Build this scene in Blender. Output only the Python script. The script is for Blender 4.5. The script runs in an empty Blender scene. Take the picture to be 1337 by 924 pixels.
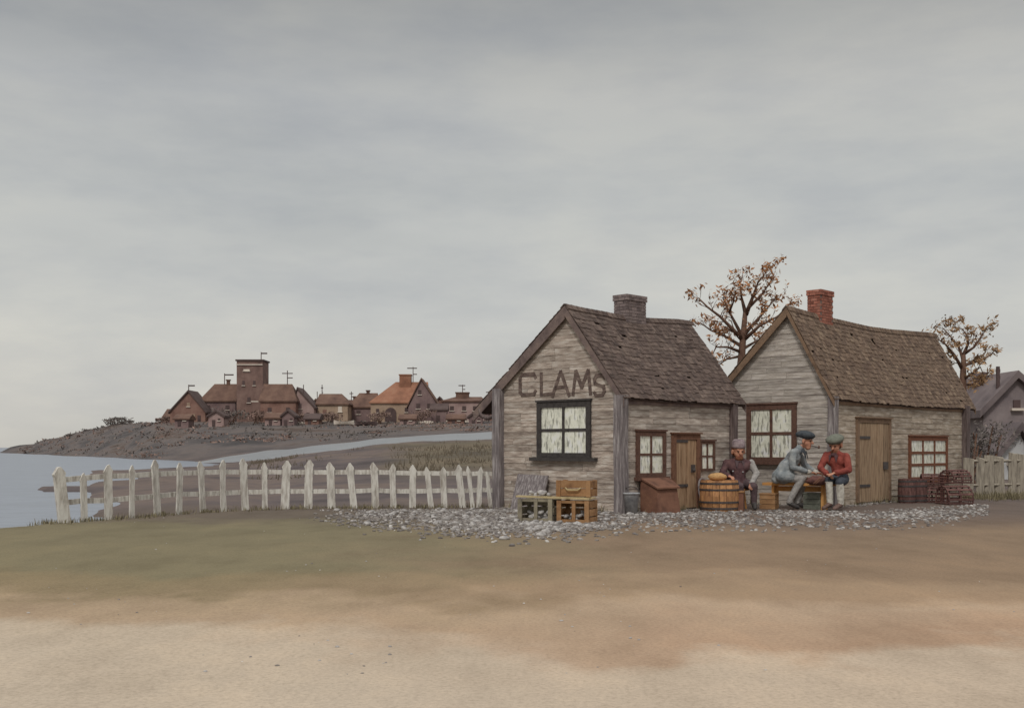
import bpy, bmesh, math, random
from mathutils import Vector, Matrix, noise
random.seed(11)
V = Vector
PI = math.pi
F, CX, HY, EYE = 1434.0, 668.5, 584.0, 1.65
SEA = -0.38
sc = bpy.context.scene
COL = sc.collection

# ------------------------------------------------------------------ helpers
def kx(px): return (px - CX) / F
def at(px, py, Y): return V((kx(px) * Y, Y, EYE + (HY - py) * Y / F))
def lin(c):
    c = c / 255.0
    return c / 12.92 if c <= 0.04045 else ((c + 0.055) / 1.055) ** 2.4
KI = 0.80
def S(r, g, b, k=None):
    k = k or KI
    return (min(.8, lin(r) / k), min(.8, lin(g) / k), min(.8, lin(b) / k), 1)

def nd(nt, t, **kw):
    n = nt.nodes.new(t)
    for k, v in kw.items(): setattr(n, k, v)
    return n
def ramp(nt, stops):
    r = nd(nt, 'ShaderNodeValToRGB')
    e = r.color_ramp.elements
    while len(e) < len(stops): e.new(.5)
    for i, (p, c) in enumerate(stops):
        e[i].position = p; e[i].color = c
    return r
def mat(name, c1, c2, c3=None, scale=3, stretch=(1, 1, 1), rough=.88, bump=.35, island=0.0, spec=.25, streak=None, fine=None, metal=0):
    m = bpy.data.materials.new(name); m.use_nodes = True
    nt = m.node_tree; p = nt.nodes['Principled BSDF']; L = nt.links.new
    tc = nd(nt, 'ShaderNodeTexCoord'); mp = nd(nt, 'ShaderNodeMapping'); mp.inputs['Scale'].default_value = stretch
    L(tc.outputs['Object'], mp.inputs[0])
    geo = nd(nt, 'ShaderNodeNewGeometry')
    # each board or shingle gets its own patch of the noise
    sh = nd(nt, 'ShaderNodeVectorMath', operation='SCALE'); sh.inputs[0].default_value = (13.1, 7.7, 5.3)
    L(geo.outputs['Random Per Island'], sh.inputs['Scale'])
    ad = nd(nt, 'ShaderNodeVectorMath', operation='ADD'); L(mp.outputs[0], ad.inputs[0])
    if island: L(sh.outputs[0], ad.inputs[1])
    n = nd(nt, 'ShaderNodeTexNoise'); n.inputs['Scale'].default_value = scale; n.inputs['Detail'].default_value = 7; n.inputs['Roughness'].default_value = .62
    L(ad.outputs[0], n.inputs['Vector'])
    c3 = c3 or c1
    r = ramp(nt, [(.32, c1), (.5, c2), (.68, c3)]); L(n.outputs['Fac'], r.inputs[0])
    col = r.outputs[0]
    if streak:
        w = nd(nt, 'ShaderNodeTexNoise'); w.inputs['Scale'].default_value = streak[0]; w.inputs['Detail'].default_value = 4
        mp2 = nd(nt, 'ShaderNodeMapping'); mp2.inputs['Scale'].default_value = streak[1]; mp2.inputs['Rotation'].default_value = streak[4] if len(streak) > 4 else (0, 0, 0)
        oi = nd(nt, 'ShaderNodeObjectInfo'); ov = nd(nt, 'ShaderNodeVectorMath', operation='SCALE'); ov.inputs[0].default_value = (31, 17, 23); L(oi.outputs['Random'], ov.inputs['Scale'])
        oa = nd(nt, 'ShaderNodeVectorMath', operation='ADD'); L(tc.outputs['Object'], oa.inputs[0]); L(ov.outputs[0], oa.inputs[1]); L(oa.outputs[0], mp2.inputs[0]); L(mp2.outputs[0], w.inputs['Vector'])
        rr = ramp(nt, [(.52, (0, 0, 0, 1)), (.62, (1, 1, 1, 1))]); L(w.outputs['Fac'], rr.inputs[0])
        sc_ = nd(nt, 'ShaderNodeMath', operation='MULTIPLY'); L(rr.outputs[0], sc_.inputs[0]); sc_.inputs[1].default_value = streak[3]
        mx = nd(nt, 'ShaderNodeMix', data_type='RGBA'); L(sc_.outputs[0], mx.inputs[0]); L(col, mx.inputs[6]); mx.inputs[7].default_value = streak[2]
        col = mx.outputs[2]
    if island:
        hs = nd(nt, 'ShaderNodeHueSaturation'); mr = nd(nt, 'ShaderNodeMapRange')
        L(geo.outputs['Random Per Island'], mr.inputs[0]); mr.inputs[3].default_value = 1 - island; mr.inputs[4].default_value = 1 + island
        L(mr.outputs[0], hs.inputs['Value']); L(col, hs.inputs['Color']); col = hs.outputs[0]
    L(col, p.inputs['Base Color'])
    p.inputs['Roughness'].default_value = rough; p.inputs['Specular IOR Level'].default_value = spec; p.inputs['Metallic'].default_value = metal
    if bump:
        n2 = nd(nt, 'ShaderNodeTexNoise'); n2.inputs['Scale'].default_value = fine or scale * 5; n2.inputs['Detail'].default_value = 5
        L(ad.outputs[0], n2.inputs['Vector'])
        b = nd(nt, 'ShaderNodeBump'); b.inputs['Strength'].default_value = bump; b.inputs['Distance'].default_value = .03
        L(n2.outputs['Fac'], b.inputs['Height']); L(b.outputs[0], p.inputs['Normal'])
    return m

def rot(ax, a): return Matrix.Rotation(a, 3, ax)
def tag(o, label=None, cat=None, group=None, kind=None):
    if label: o['label'] = label
    if cat: o['category'] = cat
    if group: o['group'] = group
    if kind: o['kind'] = kind
    return o
def empty(name, loc=(0, 0, 0), rz=0, label=None, cat=None, group=None):
    o = bpy.data.objects.new(name, None); COL.objects.link(o)
    o.location = loc; o.rotation_euler = (0, 0, rz); o.empty_display_size = .3
    return tag(o, label, cat, group)
def wm(o):
    m = Matrix.Translation(o.location) @ o.rotation_euler.to_matrix().to_4x4()
    if o.parent: m = wm(o.parent) @ m
    return m

class MB:
    def __init__(s): s.v = []; s.f = []
    def add(s, vs, fs):
        b = len(s.v); s.v += [V(p) for p in vs]; s.f += [[b + i for i in f] for f in fs]; return s
    def hexa(s, p):   # 4 bottom (ccw), 4 top
        return s.add(p, [(3, 2, 1, 0), (4, 5, 6, 7), (0, 1, 5, 4), (1, 2, 6, 5), (2, 3, 7, 6), (3, 0, 4, 7)])
    def box(s, c, d, R=None, taper=1.0):
        c = V(c); x, y, z = d[0] / 2, d[1] / 2, d[2] / 2; t = taper
        ps = [(-x, -y, -z), (x, -y, -z), (x, y, -z), (-x, y, -z), (-x * t, -y * t, z), (x * t, -y * t, z), (x * t, y * t, z), (-x * t, y * t, z)]
        return s.hexa([(R @ V(p) if R else V(p)) + c for p in ps])
    def prism(s, pts, vec):
        n = len(pts); vec = V(vec); pts = [V(p) for p in pts]
        return s.add(pts + [p + vec for p in pts], [tuple(range(n))[::-1], tuple(range(n, 2 * n))] + [(i, (i + 1) % n, n + (i + 1) % n, n + i) for i in range(n)])
    def tube(s, path, rad, n=8, cap=True):
        path = [V(p) for p in path]
        if not isinstance(rad, (list, tuple)): rad = [rad] * len(path)
        vs = []; fs = []
        up = None
        for i, p in enumerate(path):
            d = (path[min(i + 1, len(path) - 1)] - path[max(i - 1, 0)]).normalized()
            if up is None or abs(d.dot(up)) > .98: up = V((0, 0, 1)) if abs(d.z) < .9 else V((1, 0, 0))
            a = d.cross(up).normalized(); b = a.cross(d).normalized(); up = b
            for k in range(n):
                t = 2 * PI * k / n; vs.append(p + (a * math.cos(t) + b * math.sin(t)) * rad[i])
        for i in range(len(path) - 1):
            for k in range(n):
                fs.append((i * n + k, i * n + (k + 1) % n, (i + 1) * n + (k + 1) % n, (i + 1) * n + k))
        if cap: fs += [tuple(range(n))[::-1], tuple(range((len(path) - 1) * n, len(path) * n))]
        return s.add(vs, fs)
    def lathe(s, prof, c=(0, 0, 0), n=20, R=None, close=True):
        c = V(c); vs = []; fs = []
        for r, z in prof:
            for k in range(n):
                t = 2 * PI * k / n; p = V((r * math.cos(t), r * math.sin(t), z)); vs.append((R @ p if R else p) + c)
        m = len(prof)
        for i in range(m - 1):
            for k in range(n): fs.append((i * n + k, i * n + (k + 1) % n, (i + 1) * n + (k + 1) % n, (i + 1) * n + k))
        if close: fs += [tuple(range(n))[::-1], tuple(range((m - 1) * n, m * n))]
        return s.add(vs, fs)
    def ball(s, c, r, n=10, m=7, R=None, jit=0):
        r = r if isinstance(r, (tuple, list)) else (r, r, r); c = V(c); vs = []; fs = []
        for i in range(m + 1):
            th = PI * i / m
            for k in range(n):
                t = 2 * PI * k / n
                p = V((r[0] * max(.02, math.sin(th)) * math.cos(t), r[1] * max(.02, math.sin(th)) * math.sin(t), -r[2] * math.cos(th)))
                if jit: p *= 1 + jit * noise.noise(p * 3 / max(r) + c * 5)
                vs.append((R @ p if R else p) + c)
        for i in range(m):
            for k in range(n): fs.append((i * n + k, i * n + (k + 1) % n, (i + 1) * n + (k + 1) % n, (i + 1) * n + k))
        fs += [tuple(range(n))[::-1], tuple(range(m * n, (m + 1) * n))]
        return s.add(vs, fs)
    def build(s, name, m, parent=None, smooth=False, world=False, warp=None):
        me = bpy.data.meshes.new(name)
        vs = s.v
        if warp: vs = [warp(v) for v in vs]
        if world and parent is not None:
            inv = wm(parent).inverted(); vs = [inv @ v for v in vs]
        me.from_pydata([tuple(v) for v in vs], [], s.f)
        bm = bmesh.new(); bm.from_mesh(me); bmesh.ops.recalc_face_normals(bm, faces=bm.faces); bm.to_mesh(me); bm.free()
        if smooth: me.polygons.foreach_set('use_smooth', [True] * len(me.polygons))
        me.materials.append(m)
        o = bpy.data.objects.new(name, me); COL.objects.link(o)
        if parent is not None: o.parent = parent
        return o

# ------------------------------------------------------------------ materials
M = {}
M['clap_tan'] = mat('clap_tan', S(116, 103, 95), S(155, 142, 131), S(184, 176, 167), 2.2, (1, 1, 6), island=.2, fine=14, bump=.5)
M['clap_side'] = mat('clap_side', S(118, 106, 99), S(152, 141, 131), S(180, 172, 163), 2.2, (1, 1, 6), island=.2, fine=14, bump=.5)
M['clap_grey'] = mat('clap_grey', S(127, 118, 114), S(156, 148, 139), S(180, 173, 167), 2.2, (1, 1, 6), island=.16, fine=14, bump=.5)
M['clap_brown'] = mat('clap_brown', S(122, 109, 98), S(152, 139, 124), S(176, 167, 156), 2.2, (1, 1, 6), island=.17, fine=14, bump=.5)
M['wall_core'] = mat('wall_core', S(70, 60, 56), S(84, 74, 66), scale=3)
M['shingle_dark'] = mat('shingle_dark', S(66, 54, 50), S(88, 75, 69), S(108, 94, 86), 1.1, island=.15, fine=25, bump=.6, streak=(2.2, (3, 3, .6), S(58, 50, 48), .45))
M['shingle_brown'] = mat('shingle_brown', S(76, 61, 52), S(102, 85, 72), S(122, 105, 89), 1.0, island=.15, fine=25, bump=.6, streak=(2.2, (3, 3, .6), S(72, 60, 54), .4))
M['roof_deck'] = mat('roof_deck', S(66, 56, 54), S(84, 72, 68), scale=3)
M['rake'] = mat('rake', S(82, 70, 68), S(104, 90, 86), S(120, 104, 96), 3, (1, 1, 1), fine=20)
M['rake_brown'] = mat('rake_brown', S(96, 78, 64), S(120, 98, 80), scale=3)
M['post'] = mat('post', S(86, 80, 80), S(116, 108, 108), S(156, 150, 148), 3, (6, 6, .6), fine=12, bump=.6)
M['post_dark'] = mat('post_dark', S(70, 60, 58), S(92, 80, 78), S(116, 104, 100), 3, (6, 6, .6), fine=12, bump=.6)
M['win_dark'] = mat('win_dark', S(50, 46, 46), S(66, 62, 60), scale=6)
M['win_brown'] = mat('win_brown', S(72, 52, 46), S(94, 70, 60), scale=6)
M['win_rust'] = mat('win_rust', S(84, 54, 42), S(110, 72, 54), scale=6)
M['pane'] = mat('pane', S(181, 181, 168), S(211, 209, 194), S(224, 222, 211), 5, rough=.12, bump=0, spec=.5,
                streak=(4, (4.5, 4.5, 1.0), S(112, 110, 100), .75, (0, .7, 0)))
M['door1'] = mat('door1', S(106, 84, 64), S(138, 112, 88), S(152, 128, 104), 3, (5, 5, .6), island=.12, fine=12)
M['door2'] = mat('door2', S(104, 86, 68), S(136, 114, 92), S(152, 131, 108), 3, (5, 5, .6), island=.14, fine=12)
M['door_trim'] = mat('door_trim', S(84, 58, 46), S(108, 78, 62), scale=5)
M['letter'] = mat('letter', S(70, 58, 55), S(92, 78, 72), S(116, 102, 94), 7, (1, 1, 2))
M['iron'] = mat('iron', S(52, 48, 50), S(74, 68, 66), scale=9, rough=.6)
M['brick_grey'] = mat('brick_grey', S(92, 82, 82), S(112, 100, 98), S(126, 114, 110), 3, island=.2)
M['brick_red'] = mat('brick_red', S(112, 68, 56), S(138, 88, 74), S(150, 106, 92), 3, island=.2)
M['mortar'] = mat('mortar', S(92, 80, 76), S(112, 98, 92), scale=5)
M['white_wood'] = mat('white_wood', S(146, 140, 132), S(188, 184, 176), S(200, 197, 190), 2.4, (4, 4, 1), fine=14, streak=(3, (5, 5, .8), S(130, 116, 106), .4))
M['board_grey'] = mat('board_grey', S(104, 97, 88), S(134, 126, 114), S(154, 146, 132), 3, (6, 6, .7), island=.16, fine=12)
M['crate_grey'] = mat('crate_grey', S(96, 90, 80), S(126, 118, 102), S(146, 138, 118), 3, (1, 1, 1), island=.15)
M['crate_brown'] = mat('crate_brown', S(112, 82, 58), S(140, 106, 74), S(152, 120, 88), 3, island=.15)
M['crate_tan'] = mat('crate_tan', S(140, 124, 92), S(168, 152, 116), scale=3, island=.12)
M['rust'] = mat('rust', S(84, 60, 50), S(110, 78, 64), S(124, 90, 72), 2.2, island=.12)
M['shell'] = mat('shell', S(112, 108, 106), S(148, 144, 141), S(184, 180, 174), 6, island=.25, rough=.6)
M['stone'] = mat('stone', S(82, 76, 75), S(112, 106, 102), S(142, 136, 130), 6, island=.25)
M['barrel'] = mat('barrel', S(124, 88, 64), S(158, 116, 80), S(180, 134, 90), 3, (4, 4, .8), island=.18, rough=.75)
M['barrel_dark'] = mat('barrel_dark', S(70, 50, 48), S(92, 66, 62), S(110, 82, 76), 3, (4, 4, .8), island=.15)
M['loaf'] = mat('loaf', S(150, 116, 76), S(178, 142, 98), scale=8)
M['bench'] = mat('bench', S(146, 104, 60), S(178, 130, 78), S(186, 144, 92), 3, (1, 1, 1))
M['steel'] = mat('steel', S(110, 110, 114), S(146, 146, 148), S(166, 166, 166), 4, rough=.5)
M['skin'] = mat('skin', S(156, 110, 90), S(170, 124, 102), scale=6, bump=.1, rough=.6)
M['hair_grey'] = mat('hair_grey', S(130, 124, 122), S(170, 166, 162), scale=20)
M['hair_brown'] = mat('hair_brown', S(90, 58, 44), S(120, 78, 58), scale=20)
M['coat_maroon'] = mat('coat_maroon', S(58, 42, 44), S(80, 58, 60), S(94, 70, 68), 5)
M['coat_blue'] = mat('coat_blue', S(92, 98, 102), S(122, 126, 128), S(148, 150, 148), 5)
M['coat_red'] = mat('coat_red', S(92, 42, 38), S(122, 60, 52), S(134, 72, 62), 5)
M['trouser_grey'] = mat('trouser_grey', S(116, 112, 110), S(146, 142, 138), scale=6)
M['trouser_navy'] = mat('trouser_navy', S(46, 50, 58), S(66, 70, 78), scale=6)
M['trouser_dark'] = mat('trouser_dark', S(66, 54, 56), S(84, 70, 72), scale=6)
M['sock'] = mat('sock', S(150, 144, 136), S(182, 178, 168), scale=6)
M['boot_dark'] = mat('boot_dark', S(44, 42, 44), S(66, 62, 60), scale=8, rough=.6)
M['boot_brown'] = mat('boot_brown', S(78, 60, 56), S(104, 84, 76), scale=8, rough=.6)
M['hat_navy'] = mat('hat_navy', S(44, 48, 54), S(64, 68, 72), scale=8)
M['hat_green'] = mat('hat_green', S(82, 84, 76), S(104, 106, 96), scale=8)
M['hat_mauve'] = mat('hat_mauve', S(100, 88, 92), S(130, 116, 118), S(146, 134, 134), 8)
M['eye'] = mat('eye', S(30, 26, 24), S(40, 34, 32), scale=8, rough=.3)
M['lip'] = mat('lip', S(128, 72, 62), S(140, 84, 70), scale=8)
M['net'] = mat('net', S(70, 46, 44), S(96, 66, 60), scale=9)
M['bark'] = mat('bark', S(74, 56, 48), S(98, 74, 62), S(110, 88, 74), 3, (3, 3, .8))
M['leaf'] = mat('leaf', S(114, 78, 52), S(142, 100, 68), S(154, 122, 92), 1.5, island=.28, bump=0)
M['leaf_far'] = mat('leaf_far', S(106, 82, 60), S(134, 106, 78), S(144, 118, 90), 1.5, island=.25, bump=0)
M['bush_dark'] = mat('bush_dark', S(72, 68, 66), S(94, 88, 84), S(112, 102, 96), 1, island=.25, bump=0)
M['bush_brown'] = mat('bush_brown', S(92, 76, 70), S(116, 96, 88), S(128, 108, 98), .5, island=.25, bump=0)
M['reed'] = mat('reed', S(78, 71, 62), S(98, 89, 76), scale=1, island=.25, bump=0)
M['grass'] = mat('grass', S(88, 82, 64), S(112, 104, 82), S(122, 112, 90), .6, island=.2, bump=0)
M['v_roof_brown'] = mat('v_roof_brown', S(76, 58, 52), S(98, 76, 66), S(110, 88, 76), .35, fine=3)
M['v_roof_dark'] = mat('v_roof_dark', S(66, 54, 53), S(84, 71, 68), scale=.35, fine=3)
M['v_roof_orange'] = mat('v_roof_orange', S(110, 78, 62), S(134, 95, 76), S(144, 110, 90), .3, fine=3)
M['v_tower'] = mat('v_tower', S(90, 72, 66), S(112, 90, 83), S(126, 104, 95), .35, fine=3)
M['v_wall_pink'] = mat('v_wall_pink', S(122, 100, 97), S(146, 124, 119), S(158, 138, 132), .35, fine=3)
M['v_wall_tan'] = mat('v_wall_tan', S(122, 102, 90), S(148, 128, 110), S(156, 136, 120), .35, fine=3)
M['v_wall_rust'] = mat('v_wall_rust', S(98, 72, 64), S(122, 94, 84), S(134, 108, 96), .35, fine=3)
M['v_wall_mauve'] = mat('v_wall_mauve', S(94, 78, 78), S(116, 97, 95), S(128, 110, 106), .35, fine=3)
M['v_dark'] = mat('v_dark', S(66, 54, 54), S(82, 68, 66), scale=.6)
M['v_pale'] = mat('v_pale', S(176, 164, 152), S(194, 184, 172), scale=.6)
M['far_wall'] = mat('far_wall', S(96, 88, 90), S(118, 108, 108), S(130, 120, 119), .6, fine=6)
M['far_roof'] = mat('far_roof', S(80, 72, 73), S(100, 90, 90), S(112, 102, 101), .6, fine=6)
M['far_pale'] = mat('far_pale', S(150, 150, 152), S(170, 170, 170), scale=.8)

# ------------------------------------------------------------------ terrain
def smooth(a, b, x):
    if b == a: return float(x >= a)
    t = max(0., min(1., (x - a) / (b - a))); return t * t * (3 - 2 * t)
def interp(tab, x):
    if x <= tab[0][0]: return tab[0][1]
    for (a, u), (b, w) in zip(tab, tab[1:]):
        if x <= b:
            t = (x - a) / (b - a); return u + (w - u) * t
    return tab[-1][1]
def zy(py, Y): return EYE + (HY - py) * Y / F
D = -1.2
COLS = [
 (-600, [(0, 0), (16, 0), (21, D), (900, D)]),
 (-100, [(0, 0), (21, 0), (24, -.7), (27, D), (900, D)]),
 (-8, [(0, 0), (22.6, 0), (24.4, -.45), (27, D), (900, D)]),
 (20, [(0, 0), (23.0, 0), (24.6, -.4), (27, D), (350, D), (385, SEA), (430, zy(581, 430)), (520, D), (900, D)]),
 (60, [(0, 0), (24.0, 0), (25.8, -.4), (28, D), (280, D), (318, SEA), (390, zy(573, 390)), (520, 0), (600, D), (900, D)]),
 (110, [(0, 0), (24.8, 0), (26.4, -.4), (29, D), (235, D), (255, SEA), (335, zy(561, 335)), (500, 5), (700, D), (900, D)]),
 (150, [(0, 0), (25.8, 0), (27.4, -.4), (30, D), (190, D), (222, SEA), (310, zy(552, 310)), (500, 6), (900, 3)]),
 (205, [(0, 0), (27.0, 0), (28.6, -.38), (32, -.7), (150, -.8), (186, SEA), (245, zy(554, 245)), (300, zy(551, 300)), (500, 6), (900, 3)]),
 (250, [(0, 0), (28.2, 0), (30.4, -.36), (60, -.45), (150, -.5), (178, SEA + .1), (240, zy(551, 240)), (300, 9), (500, 6), (900, 3)]),
 (320, [(0, 0), (29.4, 0), (32, -.2), (60, -.3), (130, zy(606, 130)), (180, zy(588, 180)), (240, zy(551, 240)), (300, 9), (500, 6), (900, 3)]),
 (440, [(0, 0), (30.5, 0), (34, -.12), (60, -.1), (130, zy(590, 130)), (185, zy(577, 185)), (240, zy(551, 240)), (300, 9), (500, 6), (900, 3)]),
 (520, [(0, 0), (30.8, 0), (34, -.1), (60, .1), (130, zy(581, 130)), (190, zy(568.5, 190)), (240, zy(551, 240)), (300, 9), (500, 6), (900, 3)]),
 (640, [(0, 0), (34, 0), (60, .25), (130, zy(578, 130)), (190, zy(562.5, 190)), (240, zy(550, 240)), (300, 9), (500, 6), (900, 3)]),
 (900, [(0, 0), (45, 0), (80, .3), (130, zy(578, 130)), (240, zy(550, 240)), (300, 9), (500, 6), (900, 3)]),
 (2400, [(0, 0), (45, 0), (80, .3), (130, zy(578, 130)), (240, zy(550, 240)), (300, 9), (500, 6), (900, 3)]),
]
def base_h(px, Y):
    if px <= COLS[0][0]: return interp(COLS[0][1], Y)
    for (a, ta), (b, tb) in zip(COLS, COLS[1:]):
        if px <= b:
            t = (px - a) / (b - a); t = t * t * (3 - 2 * t) * .5 + t * .5
            return interp(ta, Y) * (1 - t) + interp(tb, Y) * t
    return interp(COLS[-1][1], Y)
def ground(X, Y):
    px = CX + F * X / max(Y, 4.0)
    z = base_h(px, Y)
    n1 = noise.noise(V((X * .12, Y * .12, 3.3))); n2 = noise.noise(V((X * .6, Y * .6, 9.1)))
    z += .018 * n1 * smooth(4, 12, Y) + .008 * n2
    far = smooth(33, 60, Y)
    if far: z += far * (.10 * noise.noise(V((X * .05, Y * .02, 1.7))) + .06 * noise.noise(V((X * .22, Y * .09, 5.5))))
    if 28 < Y < 125 and 90 < px < 340:
        k = smooth(28, 33, Y) * (1 - smooth(95, 125, Y))
        z = max(z, z + k * (SEA + .02 - z + .22 * noise.noise(V((X * .22, Y * .07, 12.3))) + .20 * smooth(100, 260, px) - .3 * (1 - smooth(92, 130, px))))
    hill = smooth(190, 240, Y) * (1 if z > 1 else 0)
    if hill: z += hill * .35 * noise.noise(V((X * .06, Y * .06, 2.2)))
    # the low mud bank beyond the fence's open end
    if Y < 70 and px < 330:
        z = max(z, SEA + .16 * (1 - ((Y - 53) / 3.0) ** 2) - .8 * (1 - smooth(20, 60, px)) - .5 * smooth(230, 290, px)) if abs(Y - 53) < 6 else z
    # heap of shells and stones against the shack
    d = ((X - .9) / 3.6) ** 2 + ((Y - 26.9) / 2.0) ** 2
    z += .07 * math.exp(-d * 1.2)
    return z
def G(px, Y):
    X = kx(px) * Y; return V((X, Y, ground(X, Y)))

APEX = 26.0
rows = []; r = 16.0
while r < 940: rows.append(r - APEX); r *= 1.011
NC = 330
vs = []; fs = []; zone = []
for Y in rows:
    for j in range(NC + 1):
        q = -1.25 + 2.6 * j / NC
        X = q * (Y + APEX)
        z = ground(X, Y); vs.append((X, Y, z))
        px = CX + F * X / max(Y, 4)
        marsh = smooth(30.5, 36, Y + 1.5 * noise.noise(V((X * .3, Y * .3, 0)))) * (1 if px < 1100 else .7)
        olive = smooth(470, 560, px + 40 * noise.noise(V((X * .1, Y * .05, 4)))) * smooth(45, 75, Y) * (1 - smooth(128, 150, Y))
        hill = smooth(150, 200, Y)
        zone.append((marsh, olive, hill, 1))
n = NC + 1
for i in range(len(rows) - 1):
    for j in range(NC): fs.append((i * n + j, i * n + j + 1, (i + 1) * n + j + 1, (i + 1) * n + j))
me = bpy.data.meshes.new('ground'); me.from_pydata(vs, [], fs)
at_ = me.color_attributes.new('zone', 'FLOAT_COLOR', 'POINT')
at_.data.foreach_set('color', [c for z in zone for c in z])
me.polygons.foreach_set('use_smooth', [True] * len(me.polygons))
go = bpy.data.objects.new('ground', me); COL.objects.link(go); go['kind'] = 'structure'

def ground_mat():
    m = bpy.data.materials.new('ground'); m.use_nodes = True; nt = m.node_tree; L = nt.links.new; p = nt.nodes['Principled BSDF']
    geo = nd(nt, 'ShaderNodeNewGeometry'); sep = nd(nt, 'ShaderNodeSeparateXYZ'); L(geo.outputs['Position'], sep.inputs[0])
    def nz(scale, stretch=(1, 1, 1), det=6, rough=.6):
        mp = nd(nt, 'ShaderNodeMapping'); mp.inputs['Scale'].default_value = stretch; L(geo.outputs['Position'], mp.inputs[0])
        n = nd(nt, 'ShaderNodeTexNoise'); n.inputs['Scale'].default_value = scale; n.inputs['Detail'].default_value = det; n.inputs['Roughness'].default_value = rough
        L(mp.outputs[0], n.inputs['Vector']); return n.outputs['Fac']
    def ma(op, a, b):
        q = nd(nt, 'ShaderNodeMath', operation=op)
        for i, x in enumerate((a, b)):
            if isinstance(x, (int, float)): q.inputs[i].default_value = x
            else: L(x, q.inputs[i])
        return q.outputs[0]
    def mix(fac, a, b, mode='MIX'):
        q = nd(nt, 'ShaderNodeMix', data_type='RGBA', blend_type=mode)
        for i, x in ((0, fac), (6, a), (7, b)):
            if isinstance(x, (int, float, tuple)): q.inputs[i].default_value = x
            else: L(x, q.inputs[i])
        return q.outputs[2]
    # washes of sand and soil lying in bands along the shore
    d1 = ma('MULTIPLY', ma('SUBTRACT', nz(.3, (.8, .55, 1), 4), .5), 8)
    d2 = ma('MULTIPLY', ma('SUBTRACT', nz(1.2, (.8, .5, 1), 6, .65), .5), 2.2)
    yy = ma('ADD', ma('ADD', sep.outputs['Y'], d1), d2)
    yy = ma('ADD', yy, ma('MULTIPLY', sep.outputs['X'], .10))
    mr = nd(nt, 'ShaderNodeMapRange'); L(yy, mr.inputs[0]); mr.inputs[1].default_value = 4; mr.inputs[2].default_value = 34
    def st(y): return (y - 4) / 30
    g_ = lambda r, g, b: S(r, g, b, 1.0)
    right = ramp(nt, [(st(4), g_(190, 174, 156)), (st(8.5), g_(188, 170, 150)), (st(9.2), g_(172, 144, 120)), (st(11.2), g_(176, 153, 130)), (st(12.3), g_(159, 135, 111)), (st(14), g_(154, 132, 109)),
                      (st(15), g_(140, 119, 98)), (st(21), g_(134, 115, 96)), (st(25), g_(114, 99, 88)), (st(30), g_(106, 94, 87))])
    left = ramp(nt, [(st(4), g_(188, 174, 157)), (st(9.2), g_(186, 170, 150)), (st(10.1), g_(170, 148, 124)), (st(11.4), g_(162, 142, 117)), (st(12.2), g_(140, 124, 98)), (st(13.8), g_(134, 120, 94)),
                     (st(14.8), g_(126, 117, 93)), (st(23), g_(120, 112, 90)), (st(25), g_(106, 96, 85)), (st(30), g_(101, 91, 84))])
    L(mr.outputs[0], right.inputs[0]); L(mr.outputs[0], left.inputs[0])
    lr = nd(nt, 'ShaderNodeMapRange'); lr.interpolation_type = 'SMOOTHSTEP'
    L(ma('ADD', sep.outputs['X'], ma('MULTIPLY', ma('SUBTRACT', nz(.3), .5), 8)), lr.inputs[0]); lr.inputs[1].default_value = -4; lr.inputs[2].default_value = 3
    sand = mix(lr.outputs[0], left.outputs[0], right.outputs[0])
    mot = ramp(nt, [(.3, (.80, .79, .78, 1)), (.5, (1, 1, 1, 1)), (.7, (1.16, 1.14, 1.11, 1))]); L(nz(.9, (.8, .4, 1), 8, .68), mot.inputs[0])
    sand = mix(1.0, sand, mot.outputs[0], 'MULTIPLY')
    grain = ramp(nt, [(.34, (.78, .77, .76, 1)), (.5, (1, 1, 1, 1)), (.64, (1.1, 1.1, 1.1, 1))]); L(nz(26, (1, 1, 1), 8, .75), grain.inputs[0])
    sand = mix(1.0, sand, grain.outputs[0], 'MULTIPLY')
    zn = nd(nt, 'ShaderNodeVertexColor', layer_name='zone'); sz = nd(nt, 'ShaderNodeSeparateColor'); L(zn.outputs[0], sz.inputs[0])
    mar = ramp(nt, [(.36, g_(78, 71, 71)), (.47, g_(98, 89, 88)), (.55, g_(114, 101, 94)), (.64, g_(88, 80, 79))]); L(nz(.16, (.6, .35, 1), 8, .65), mar.inputs[0])
    oli = ramp(nt, [(.36, g_(84, 77, 68)), (.5, g_(104, 95, 80)), (.64, g_(114, 102, 86))]); L(nz(.25, (.6, .35, 1), 8, .65), oli.inputs[0])
    hil = ramp(nt, [(.36, g_(72, 69, 69)), (.45, g_(90, 85, 84)), (.53, g_(106, 98, 95)), (.6, g_(92, 80, 73)), (.68, g_(76, 70, 69))]); L(nz(.10, (.5, .5, 3), 9, .7), hil.inputs[0])
    c = mix(sz.outputs[0], sand, mar.outputs[0]); c = mix(sz.outputs[1], c, oli.outputs[0]); c = mix(sz.outputs[2], c, hil.outputs[0])
    L(c, p.inputs['Base Color']); p.inputs['Roughness'].default_value = .95; p.inputs['Specular IOR Level'].default_value = .1
    b = nd(nt, 'ShaderNodeBump'); b.inputs['Strength'].default_value = .5; b.inputs['Distance'].default_value = .05
    L(ma('ADD', nz(3, (1, 1, 1), 9, .7), ma('MULTIPLY', nz(30, (1, 1, 1), 3), .3)), b.inputs['Height']); L(b.outputs[0], p.inputs['Normal'])
    return m
me.materials.append(ground_mat())

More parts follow.
